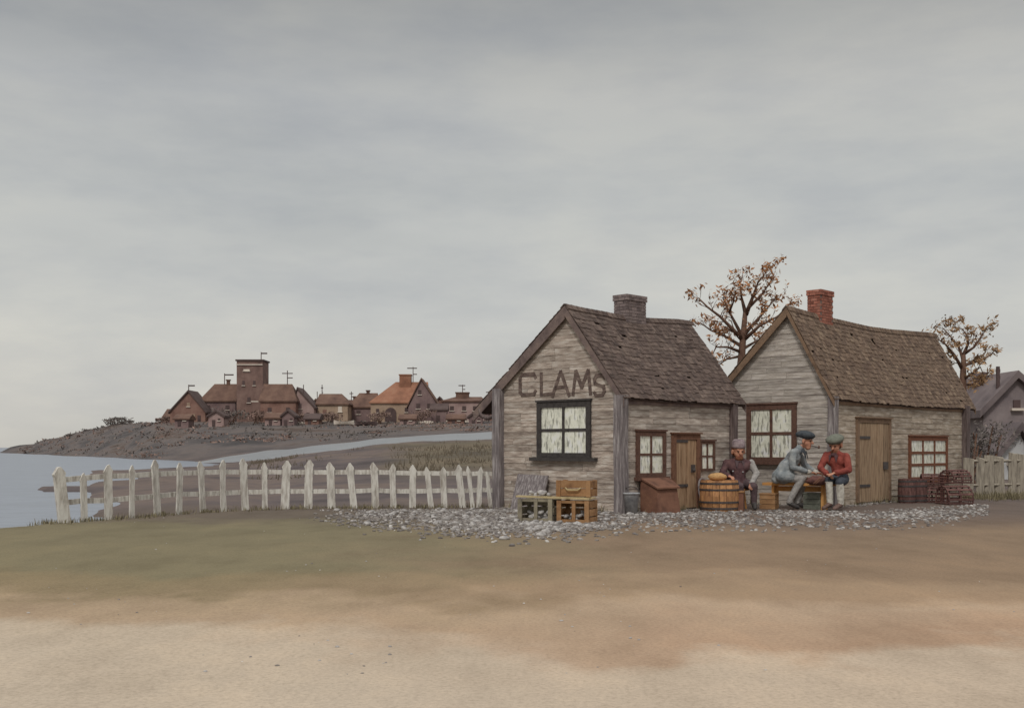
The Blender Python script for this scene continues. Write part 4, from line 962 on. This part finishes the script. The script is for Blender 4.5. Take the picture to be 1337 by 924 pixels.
# ------------------------------------------------------------------ village across the creek
VY = 246.0
def vane(mb, p, h, w, kind):
    mb.box(p + V((0, 0, h / 2)), (.16, .16, h))
    if kind == 'flag': mb.box(p + V((w / 2, 0, h * .88)), (w, .12, .3))
    if kind == 'cross': mb.box(p + V((0, 0, h * .8)), (w, .14, .2)); mb.box(p + V((w * .25, 0, h * .5)), (w * .5, .14, .2))
    if kind == 'tee': mb.box(p + V((-w * .1, 0, h * .92)), (w, .14, .22)); mb.box(p + V((w * .2, 0, h * .55)), (w * .4, .14, .2))
def vhouse(name, x0, x1, base, eave, ridge, wallm, roofm, label, cat='house', style='side', hipl=0, hipr=0, dep=7, chim=None, van=None, wins=(), Y=VY, rz=0, door=None, peak=None, bands=()):
    w = (x1 - x0) * Y / F; cx = kx((x0 + x1) / 2) * Y; zb = zy(base, Y); he = (base - eave) * Y / F; hr = (base - ridge) * Y / F
    e = empty(name, (cx, Y, zb), rz, label, cat, 'village houses across the creek')
    k = MB(); h = w / 2
    if style == 'front':      # gable towards us
        pk = ((peak - (x0 + x1) / 2) * Y / F) if peak else 0
        k.prism([(-h, 0, -2), (h, 0, -2), (h, 0, he), (pk, 0, hr - .1), (-h, 0, he)], (0, dep, 0)); wl = k.build('wall', wallm, e)
        r = MB()
        for s in (-1, 1):
            a = V((pk, -.4, hr)); b = V((s * (h + .35), -.4, he - .25)); t = V((0, 0, .35)); D_ = V((0, dep + .8, 0))
            r.hexa([a - t * .2, b - t * .2, b - t * .2 + D_, a - t * .2 + D_, a + t, b + t, b + t + D_, a + t + D_])
        rf = r.build('roof', roofm, e)
    elif style == 'side':     # ridge along x
        k.box((0, dep / 2, he / 2 - 1), (w, dep, he + 2))
        k.prism([(-h + .02, .02, he), (-h + .02, dep - .02, he), (-h + .02 + hipl * .9, dep / 2, hr - .15)], (.02, 0, 0)); k.prism([(h - .04, .02, he), (h - .04, dep - .02, he), (h - .04 - hipr * .9, dep / 2, hr - .15)], (.02, 0, 0)); wl = k.build('wall', wallm, e)
        r = MB(); o = .35; t = V((0, 0, .3))
        A = [V((-h - o, -o, he - .15)), V((h + o, -o, he - .15)), V((h + o, dep + o, he - .15)), V((-h - o, dep + o, he - .15))]; R0, R1 = V((-h - o + hipl, dep / 2, hr)), V((h + o - hipr, dep / 2, hr))
        r.add([A[0], A[1], A[2], A[3], R0, R1, A[0] - t, A[1] - t, A[2] - t, A[3] - t], [(0, 1, 5, 4), (2, 3, 4, 5), (3, 0, 4), (1, 2, 5), (0, 6, 7, 1), (1, 7, 8, 2), (2, 8, 9, 3), (3, 9, 6, 0), (9, 8, 7, 6)])
        rf = r.build('roof', roofm, e)
    else:                     # flat-topped block
        k.box((0, dep / 2, hr / 2 - 1), (w, dep, hr + 2)); wl = k.build('wall', wallm, e)
        r = MB(); r.box((0, dep / 2, hr + .15), (w + .5, dep + .5, .35)); rf = r.build('roof', roofm, e)
    if chim:
        for cx_, cw, cy in chim:
            k = MB(); xx = (cx_ - (x0 + x1) / 2) * Y / F; zt = (base - cy) * Y / F; k.box((xx, dep / 2, (hr + zt) / 2 - .6), (cw * Y / F, cw * Y / F, zt - hr + 1.4)); k.box((xx, dep / 2, zt + .2), (cw * Y / F + .3, cw * Y / F + .3, .24)); k.build('chimney', roofm if cat != 'tower' else wallm, rf)
    if van:
        for vx, vy0, vy1, vw, kd in van:
            k = MB(); vane(k, V(((vx - (x0 + x1) / 2) * Y / F, dep / 2 if style != 'front' else .2, (base - vy0) * Y / F - .3)), (vy0 - vy1) * Y / F + .3, vw * Y / F, kd); k.build('weather_vane', M['v_dark'], rf)
    for wx, wy, ww, wh, mk in wins:
        k = MB(); k.box(((wx - (x0 + x1) / 2) * Y / F, -.03, (base - wy) * Y / F), (ww * Y / F, .12, wh * Y / F)); wn = k.build('window', M[mk], e)
        k = MB(); k.box(((wx - (x0 + x1) / 2) * Y / F, -.1, (base - wy - wh / 2 - .4) * Y / F), (ww * Y / F + .3, .3, .14)); k.build('sill', M['v_pale'], wn)
    if door:
        dx, dw, dh, arch = door; k = MB(); X0 = (dx - (x0 + x1) / 2) * Y / F; W_ = dw * Y / F / 2; H_ = dh * Y / F
        pts = [(X0 - W_, -.12, -.5), (X0 + W_, -.12, -.5)] + ([(X0 + W_ * math.cos(t), -.12, H_ - W_ + W_ * math.sin(t)) for t in [PI * i / 8 for i in range(9)]] if arch else [(X0 + W_, -.12, H_), (X0 - W_, -.12, H_)])
        k.prism(pts, (0, .16, 0)); k.build('door', M['v_dark'], e)
    for by, bx0, bx1 in bands:
        k = MB(); k.box((((bx0 + bx1) / 2 - (x0 + x1) / 2) * Y / F, -.12, (base - by) * Y / F), ((bx1 - bx0) * Y / F, .3, .22)); k.build('cornice', M['v_pale'], e)
    return e
vhouse('village_house', 222, 268, 551, 538, 511, M['v_wall_rust'], M['v_roof_dark'], 'leftmost village house, small and rusty with a dark steep gable', style='front', peak=246, van=[(246, 511, 502, 8, 'flag')], wins=[(232, 543, 4, 5, 'v_dark'), (252, 543, 5, 5, 'v_wall_tan'), (246, 528, 4, 5, 'v_wall_tan')], door=(260, 4, 9, False))
vhouse('village_house', 262, 307, 551, 522, 500, M['v_wall_mauve'], M['v_roof_brown'], 'brown hip-roofed village house touching the left of the tower', hipl=2.6, hipr=.4, Y=252, van=[(288, 500, 486, 12, 'flag')], chim=[(293, 4, 496)], wins=[(272, 532, 5, 6, 'v_dark'), (297, 532, 5, 6, 'v_dark')], bands=[(523, 266, 292)])
vhouse('village_tower', 309, 343, 551, 480, 471, M['v_tower'], M['v_roof_dark'], 'tall square brown tower above the village roofs', 'tower', style='flat', dep=6, van=[(337, 471, 458, 8, 'flag')], wins=[(322, 483, 8, 2.4, 'v_pale'), (318, 500, 3, 6, 'v_dark'), (332, 500, 3, 6, 'v_dark'), (325, 522, 4, 7, 'v_dark')], bands=[(476, 309, 343)])
vhouse('village_house', 340, 386, 551, 522, 500, M['v_wall_rust'], M['v_roof_brown'], 'brown village house on the right of the tower with a tall vane', hipl=.3, hipr=1.8, Y=240, van=[(371, 500, 482, 14, 'cross')], wins=[(352, 535, 5, 6, 'v_dark'), (376, 535, 5, 6, 'v_dark'), (364, 546, 3, 4, 'v_pale')], bands=[(524, 328, 350)])
vhouse('village_house', 384, 410, 551, 532, 507, M['v_wall_pink'], M['v_roof_dark'], 'pale pink village house with a dark lopsided gable', style='front', peak=388, Y=243, van=[(396, 512, 502, 1, 'pole')], wins=[(392, 530, 4, 7, 'v_wall_mauve'), (402, 541, 4, 5, 'v_dark')])
vhouse('village_house', 414, 454, 551, 526, 513, M['v_wall_tan'], M['v_roof_brown'], 'small tan village house with a low brown roof and a pole', hipl=.3, hipr=2.2, van=[(417, 520, 501, 3, 'cross')], wins=[(424, 537, 5, 5, 'v_wall_rust'), (444, 534, 5, 7, 'v_pale')], door=(434, 4, 9, False))
vhouse('village_house', 456, 490, 551, 530, 512, M['v_wall_mauve'], M['v_roof_brown'], 'brown gabled village house left of the big orange house', hipl=2.2, hipr=.2, Y=252, wins=[(468, 538, 5, 5, 'v_dark')], chim=[(478, 4, 510)])
vhouse('village_house', 484, 556, 551, 524, 497, M['v_wall_tan'], M['v_roof_orange'], 'largest village house with a bright orange roof and dark arched doorway', hipl=5.5, hipr=.2, Y=246, dep=9, chim=[(527, 15, 489)], van=[(537, 497, 477, 13, 'tee')], wins=[(493, 536, 4, 5, 'v_dark'), (531, 535, 5, 6, 'v_dark'), (543, 535, 5, 6, 'v_dark')], door=(510, 15, 19, True))
vhouse('village_house', 533, 573, 551, 531, 495, M['v_wall_mauve'], M['v_roof_brown'], 'tall mauve gable standing against the right of the orange house', style='front', peak=550, Y=241, wins=[(548, 512, 4, 6, 'v_dark'), (546, 530, 5, 7, 'v_dark'), (560, 530, 5, 7, 'v_dark')])
vhouse('village_house', 578, 632, 551, 522, 517, M['v_wall_pink'], M['v_roof_brown'], 'rightmost village house, low and pink with a flat roofed attic', hipl=3, hipr=1, Y=248, chim=[(603, 17, 513)], van=[(603, 513, 501, 9, 'tee')], wins=[(590, 533, 5, 6, 'v_dark'), (606, 533, 5, 6, 'v_dark'), (620, 533, 5, 6, 'v_dark')], door=(598, 4, 9, False))
vhouse('shed', 563, 583, 551, 533, 526, M['v_wall_mauve'], M['v_roof_dark'], 'small dark shed between the orange house and the pink house', 'shed', Y=238, dep=4, door=(572, 5, 9, False))
vhouse('shed', 640, 662, 551, 532, 524, M['v_wall_rust'], M['v_roof_brown'], 'rusty shed nearly hidden behind the clam shack corner', 'shed', Y=240, dep=4, wins=[(650, 541, 4, 4, 'v_dark')])
for x0, x1, ey, ry, Yv, wm_, rm_, lb, st_, pk_, vn in (
    (214, 232, 543, 533, 256, 'v_wall_mauve', 'v_roof_brown', 'low brown house peeping out left of the leftmost gable', 'side', None, None),
    (300, 318, 530, 512, 266, 'v_wall_rust', 'v_roof_dark', 'dark gable just behind the left edge of the tower', 'front', 306, None),
    (344, 362, 520, 503, 268, 'v_wall_mauve', 'v_roof_dark', 'dark gable rising behind the house with the tall vane', 'front', 352, None),
    (404, 422, 534, 522, 262, 'v_wall_rust', 'v_roof_brown', 'rust house filling the gap left of the small tan house', 'front', 412, 'pole'),
    (444, 466, 534, 521, 264, 'v_wall_pink', 'v_roof_brown', 'pinkish house behind the gap between the small tan house and the brown gabled house', 'side', None, 'cross'),
    (562, 584, 532, 519, 262, 'v_wall_rust', 'v_roof_dark', 'dark roofed house behind the gap right of the mauve gable', 'front', 574, None),
    (624, 648, 534, 521, 264, 'v_wall_mauve', 'v_roof_brown', 'brown house behind the right end of the pink flat-roofed house', 'side', None, 'tee'),
    (646, 668, 540, 530, 256, 'v_wall_rust', 'v_roof_dark', 'small dark house half hidden by the clam shack eave', 'front', 656, None)):
    vhouse('village_house', x0, x1, 551, ey, ry, M[wm_], M[rm_], lb, style=st_, peak=pk_, Y=Yv, wins=[((x0 + x1) / 2 + 3, (ey + 551) / 2 - 2, 3, 4, 'v_dark'), ((x0 + x1) / 2 - 4, (ey + 551) / 2 - 2, 3, 4, 'v_wall_tan')],
           van=[((x0 + x1) / 2 + 1, ry + 1, ry - 11, 5, vn)] if vn else None, chim=[((x0 + x1) / 2 + 5, 3, ry - 3)] if st_ == 'side' else None)
for i, (x0, x1, ey, ry, Yv, wm_, rm_, lb, st_) in enumerate((
    (228, 246, 545, 540, 228, 'v_wall_mauve', 'v_roof_brown', 'low mauve shed before the leftmost village house', 'side'),
    (272, 292, 543, 537, 230, 'v_wall_pink', 'v_roof_dark', 'pinkish shed below the brown hip-roofed house', 'front'),
    (346, 366, 544, 538, 229, 'v_wall_pink', 'v_roof_brown', 'pink shed right of the tower foot, below the house with the tall vane', 'side'),
    (368, 384, 543, 536, 227, 'v_wall_mauve', 'v_roof_dark', 'small dark-roofed shed below the pale pink gabled house', 'front'),
    (398, 416, 545, 539, 230, 'v_wall_rust', 'v_roof_dark', 'rusty shed left of the small tan house', 'side'),
    (522, 542, 545, 540, 230, 'v_wall_pink', 'v_roof_brown', 'pink shed right of the dark arched doorway', 'side'),
    (584, 606, 545, 540, 229, 'v_wall_rust', 'v_roof_brown', 'low rusty shed before the pink flat-roofed house', 'side'),
    (612, 630, 544, 538, 228, 'v_wall_mauve', 'v_roof_dark', 'mauve gabled shed before the right end of the pink house', 'front'))):
    vhouse('shed', x0, x1, 553, ey, ry, M[wm_], M[rm_], lb, 'shed', style=st_, Y=Yv, dep=4, door=((x0 + x1) / 2 - 3, 4, 5, False), wins=[((x0 + x1) / 2 + 4, 547.5, 3, 3, 'v_dark')])
# low walls and boats along the village shore
def low_wall(x0, x1, Y, h, label):
    a = at(x0, HY, Y); b = at(x1, HY, Y); k = MB(); N_ = 10
    for i in range(N_):
        p = a.lerp(b, i / N_); q = a.lerp(b, (i + 1) / N_); zp_, zq = ground(p.x, p.y), ground(q.x, q.y); hh = h * random.uniform(.8, 1.15)
        k.hexa([V((p.x + .05, Y, zp_ - .4)), V((q.x - .05, Y, zq - .4)), V((q.x - .05, Y + .5, zq - .4)), V((p.x + .05, Y + .5, zp_ - .4)), V((p.x + .05, Y, zp_ + hh)), V((q.x - .05, Y, zq + hh)), V((q.x - .05, Y + .5, zq + hh)), V((p.x + .05, Y + .5, zp_ + hh))])
    tag(k.build('low_wall', M['v_pale']), label, 'wall', 'low pale walls before the village')
low_wall(382, 418, 233, .35, 'short pale low wall below the pink gabled village house'); low_wall(534, 566, 234, .55, 'pale low wall at the foot of the mauve gable'); low_wall(582, 628, 235, .5, 'long pale low wall before the pink flat-roofed house')
def boat(px, Y, ln, m, label, rz=0):
    g = G(px, Y); e = empty('rowing_boat', (g.x, g.y, g.z), rz, label, 'boat', 'boats drawn up below the village')
    k = MB(); vs = []; fs = []; N_ = 9
    for i in range(N_):
        t = i / (N_ - 1) * 2 - 1; w = .7 * (1 - abs(t) ** 2.6) + .04; zt = .75 + .3 * t * t; x = t * ln / 2
        vs += [(x, -w, zt), (x, -w * .6, .2), (x, 0, .02), (x, w * .6, .2), (x, w, zt)]
    for i in range(N_ - 1):
        for j in range(4): fs.append((i * 5 + j, i * 5 + j + 1, i * 5 + 6 + j, i * 5 + 5 + j))
    k.add(vs, fs); k.build('hull', m, e)
    for x in (-ln * .2, ln * .15): k = MB(); k.box((x, 0, .55), (.3, 1.2, .06)); k.build('thwart', M['v_wall_tan'], e)
boat(449, 231, 4.2, M['v_pale'], 'pale rowing boat drawn up below the small tan house', .15); boat(478, 230, 4.6, M['v_dark'], 'dark rowing boat drawn up left of the orange house', -.1)

# ------------------------------------------------------------------ grey house at the right edge
e = vhouse('far_house', 1284, 1378, 625, 538, 492, M['far_wall'], M['far_roof'], 'mauve grey house with a steep gable and chimney at the right edge', style='front', peak=1326, dep=7, Y=62, chim=[(1312, 10, 488)], van=[(1305, 500, 478, 5, 'cross')], wins=[(1316, 568, 11, 18, 'v_dark'), (1341, 568, 11, 18, 'v_dark'), (1327, 528, 9, 12, 'v_dark')])
e['group'] = 'grey houses beyond the right fence'
e = vhouse('far_house', 1308, 1345, 622, 592, 560, M['far_pale'], M['far_roof'], 'low pale outbuilding in front of the mauve grey house', 'outbuilding', style='front', peak=1330, dep=3, Y=54, wins=[(1322, 600, 8, 10, 'v_dark')])
e['group'] = 'grey houses beyond the right fence'
e = vhouse('far_house', 1268, 1292, 622, 530, 509, M['far_wall'], M['far_roof'], 'narrow mauve house wing just right of the long cottage roof', style='side', dep=5, Y=66, wins=[(1280, 545, 8, 12, 'v_dark')])
e['group'] = 'grey houses beyond the right fence'

# ------------------------------------------------------------------ shells, stones, grass
def in_heap():
    while True:
        px = random.triangular(395, 900, 720); Y = random.uniform(17.6, 29.0)
        edge = interp([(395, 25.0), (480, 22.0), (640, 20.6), (740, 20.2), (800, 21.6), (830, 23.4), (900, 25.5)], px)
        top_ = interp([(395, 29), (640, 29.3), (660, 28.3), (800, 26.4), (815, 26.2), (900, 28.0)], px)
        if edge - 2.4 < Y < top_ and random.random() < smooth(edge - 2.6, edge + 3.0, Y) ** 1.7 * (.35 + .65 * smooth(-.45, .35, noise.noise(V((kx(px) * Y * .7, Y * .55, 7))))): return px, Y
for i in range(150):
    px, Y = in_heap(); g = G(px, Y)
    clam_obj((g.x, g.y, g.z + .03), random.uniform(.04, .1), 'bleached shell lying in the scatter before the shack and fence', 'bleached shells on the ground', rot('Z', random.uniform(0, 6.28)) @ rot('X', random.uniform(-.7, .7)))
sm = MB(); stn = MB()
for i in range(1000):
    px, Y = in_heap(); g = G(px, Y); clam(sm, g + V((0, 0, .015)), random.uniform(.012, .042), rrot())
for i in range(4200):
    px, Y = in_heap(); g = G(px, Y); r = random.uniform(.015, .06); stn.ball(g + V((0, 0, r * .2)), (r, r * .8, r * .55), 7, 5, jit=.4)
for i in range(3700):
    px = random.uniform(800, 1290); Y = interp([(800, 24.6), (900, 25.6), (1000, 25.6), (1180, 26.2), (1290, 29)], px) + random.triangular(-4.6, 3.6, 1.2); g = G(px, Y)
    if random.random() > (.3 + .7 * smooth(-.5, .4, noise.noise(V((g.x * .6, g.y * .5, 3))))): continue
    r = random.uniform(.02, .055); (stn if random.random() < .72 else sm).ball(g + V((0, 0, r * .2)), (r, r * .8, r * .55), 7, 5, jit=.4)
for i in range(350):
    px = random.uniform(-30, 1367); Y = 8.0 + 18 * random.random() ** 1.3; g = G(px, Y)
    if random.random() > smooth(-.3, .5, noise.noise(V((g.x * .5, g.y * .3, 21)))): continue
    r = random.uniform(.005, .013) * random.choice((1, 1, 1.6)); (stn if random.random() < .25 else sm).ball(g + V((0, 0, r * .15)), (r, r * .85, r * .5), 6, 4, jit=.4)
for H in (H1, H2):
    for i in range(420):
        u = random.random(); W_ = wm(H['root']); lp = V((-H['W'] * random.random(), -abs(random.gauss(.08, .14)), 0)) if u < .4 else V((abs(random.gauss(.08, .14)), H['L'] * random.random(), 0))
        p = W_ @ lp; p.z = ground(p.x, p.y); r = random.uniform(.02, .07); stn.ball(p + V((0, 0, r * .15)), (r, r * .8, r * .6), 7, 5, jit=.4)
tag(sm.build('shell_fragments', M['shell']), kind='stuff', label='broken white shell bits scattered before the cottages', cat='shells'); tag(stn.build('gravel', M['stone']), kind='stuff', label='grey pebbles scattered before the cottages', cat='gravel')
gr = MB()
def tuft(g, n, h):
    for i in range(n):
        a = random.uniform(0, 6.28); b = g + V((random.gauss(0, .07), random.gauss(0, .07), -.02)); tp = b + V((math.cos(a) * h * .4, math.sin(a) * h * .4, h * random.uniform(.6, 1.2))); s = V((-math.sin(a), math.cos(a), 0)) * .008
        gr.add([b - s, b + s, b.lerp(tp, .6) + V((0, 0, h * .1)) + s * .7, tp, b.lerp(tp, .6) + V((0, 0, h * .1)) - s * .7], [(0, 1, 2, 4), (4, 2, 3)])
for i in range(300):
    px = random.uniform(40, 655); Y = interp(FY, px) + random.gauss(-.15, .35); tuft(G(px, Y), 7, random.uniform(.06, .17))
for H in (H1, H2):
    for i in range(70):
        W_ = wm(H['root']); lp = V((-H['W'] * random.random(), -abs(random.gauss(.05, .1)), 0)) if random.random() < .45 else V((abs(random.gauss(.05, .1)), H['L'] * random.random(), 0))
        p = W_ @ lp; p.z = ground(p.x, p.y); tuft(p, 8, random.uniform(.08, .26))
for i in range(260):
    px = random.uniform(1255, 1340); Y = 35.6 + random.gauss(0, .6); tuft(G(px, Y), 7, random.uniform(.1, .3))
tag(gr.build('grass', M['grass']), kind='stuff', label='thin dry grass along the fences', cat='grass')
gr = MB()
for i in range(1100):
    px = random.uniform(330, 690); Y = random.uniform(60, 131) if random.random() < .6 else random.uniform(122, 134); g = G(px, Y)
    if g.z < SEA + .1 or noise.noise(V((g.x * .12, g.y * .06, 6))) < random.uniform(-.1, .35): continue
    for j in range(4): b = g + V((random.gauss(0, .35), random.gauss(0, .35), -.05)); tp = b + V((random.gauss(0, .12), 0, random.uniform(.12, .55))); gr.add([b - V((.05, 0, 0)), b + V((.05, 0, 0)), tp], [(0, 1, 2)])
tag(gr.build('reeds', M['reed']), kind='stuff', label='low brown marsh reeds before the creek', cat='reeds')

for nm, mk, N_, lb in (('scrub', 'bush_dark', 900, 'dark low scrub over the headland slope'), ('heather', 'bush_brown', 1100, 'rusty low heather over the headland slope and shore')):
    gr = MB(); i = 0
    while i < N_:
        px = random.uniform(20, 680); Y = random.uniform(176, 262) if px > 200 else random.uniform(190, 400)
        if nm == 'heather' and random.random() < .4: Y = random.uniform(174, 200)
        g = G(px, Y)
        if g.z < SEA + .25 or (px > 215 and 186 < Y and noise.noise(V((g.x * .05, g.y * .05, 2 + N_))) < -.05): i += .2; continue
        if px > 215 and Y < 186 + (px - 215) * .01: i += .2; continue
        i += 1; r_ = random.uniform(.25, .8) * (1 if Y < 300 else 1.3)
        for j in range(4): leafq(gr, g + V((random.gauss(0, r_ * .8), random.gauss(0, r_ * .5), random.uniform(0, .2) * r_)), r_ * random.uniform(.4, .8))
    tag(gr.build(nm, M[mk]), kind='stuff', label=lb, cat=nm)
# ------------------------------------------------------------------ sky, sun, camera
w = bpy.data.worlds.new('World'); sc.world = w; w.use_nodes = True; nt = w.node_tree; L = nt.links.new
for n_ in list(nt.nodes): nt.nodes.remove(n_)
out = nd(nt, 'ShaderNodeOutputWorld'); SE, SR = math.radians(46), math.radians(-166)
sky = nd(nt, 'ShaderNodeTexSky', sky_type='NISHITA'); sky.sun_disc = False; sky.sun_elevation = SE; sky.sun_rotation = SR; sky.dust_density = 3
b1 = nd(nt, 'ShaderNodeBackground'); L(sky.outputs[0], b1.inputs[0]); b1.inputs[1].default_value = .06
tc = nd(nt, 'ShaderNodeTexCoord'); sp = nd(nt, 'ShaderNodeSeparateXYZ'); L(tc.outputs['Generated'], sp.inputs[0])
def wn(scale, st, det, rough=.55, off=(0, 0, 0)):
    mp = nd(nt, 'ShaderNodeMapping'); mp.inputs['Scale'].default_value = st; mp.inputs['Location'].default_value = off; L(tc.outputs['Generated'], mp.inputs[0])
    q = nd(nt, 'ShaderNodeTexNoise'); q.inputs['Scale'].default_value = scale; q.inputs['Detail'].default_value = det; q.inputs['Roughness'].default_value = rough; L(mp.outputs[0], q.inputs['Vector']); return q.outputs['Fac']
K = 1.0
def C(r, g, b): return (lin(r), lin(g), lin(b), 1)
el = ramp(nt, [(0.0, C(210, 206, 197)), (.05, C(208, 206, 200)), (.12, C(203, 203, 199)), (.22, C(196, 197, 194)), (.30, C(186, 187, 186)), (.375, C(166, 167, 166)), (.44, C(156, 157, 157)), (.6, (.62, .62, .61, 1)), (1, (1.35, 1.33, 1.29, 1))])
L(sp.outputs[2], el.inputs[0])
cl = ramp(nt, [(.32, (.86, .875, .90, 1)), (.44, (.95, .957, .97, 1)), (.56, (1.03, 1.025, 1.01, 1)), (.7, (1.10, 1.08, 1.045, 1))]); L(wn(3.0, (1.0, 1.0, 3.0), 5, .5, (.3, 0, .2)), cl.inputs[0])
cl2 = ramp(nt, [(.35, (.93, .94, .96, 1)), (.6, (1.03, 1.03, 1.02, 1))]); L(wn(7, (1, 1, 3.5), 6, .6), cl2.inputs[0])
m1 = nd(nt, 'ShaderNodeMix', data_type='RGBA', blend_type='MULTIPLY'); m1.inputs[0].default_value = 1; L(el.outputs[0], m1.inputs[6]); L(cl.outputs[0], m1.inputs[7])
m2 = nd(nt, 'ShaderNodeMix', data_type='RGBA', blend_type='MULTIPLY'); m2.inputs[0].default_value = 1; L(m1.outputs[2], m2.inputs[6]); L(cl2.outputs[0], m2.inputs[7])
b2 = nd(nt, 'ShaderNodeBackground'); L(m2.outputs[2], b2.inputs[0]); b2.inputs[1].default_value = 1.0
mx = nd(nt, 'ShaderNodeMixShader'); mx.inputs[0].default_value = .92; L(b1.outputs[0], mx.inputs[1]); L(b2.outputs[0], mx.inputs[2]); L(mx.outputs[0], out.inputs[0])
sl = bpy.data.lights.new('sun', 'SUN'); sl.energy = 1.3; sl.angle = math.radians(10); sl.color = (1, .97, .92)
so = bpy.data.objects.new('sun', sl); COL.objects.link(so)
az = SR
sd = V((math.cos(SE) * math.sin(az), math.cos(SE) * math.cos(az), math.sin(SE)))
so.rotation_euler = sd.to_track_quat('Z', 'Y').to_euler()
cam = bpy.data.cameras.new('camera'); co = bpy.data.objects.new('camera', cam); COL.objects.link(co)
co.location = (0, 0, EYE); co.rotation_euler = (math.radians(90), 0, 0)
cam.sensor_width = 36; cam.lens = 36 * F / 1337.0; cam.shift_y = (HY - 462) / 1337.0; cam.clip_end = 20000; cam.clip_start = .1
sc.camera = co
sc.view_settings.view_transform = 'Standard'; sc.view_settings.look = 'None'; sc.view_settings.exposure = 0; sc.view_settings.gamma = 1; sc.view_settings.use_curve_mapping = False
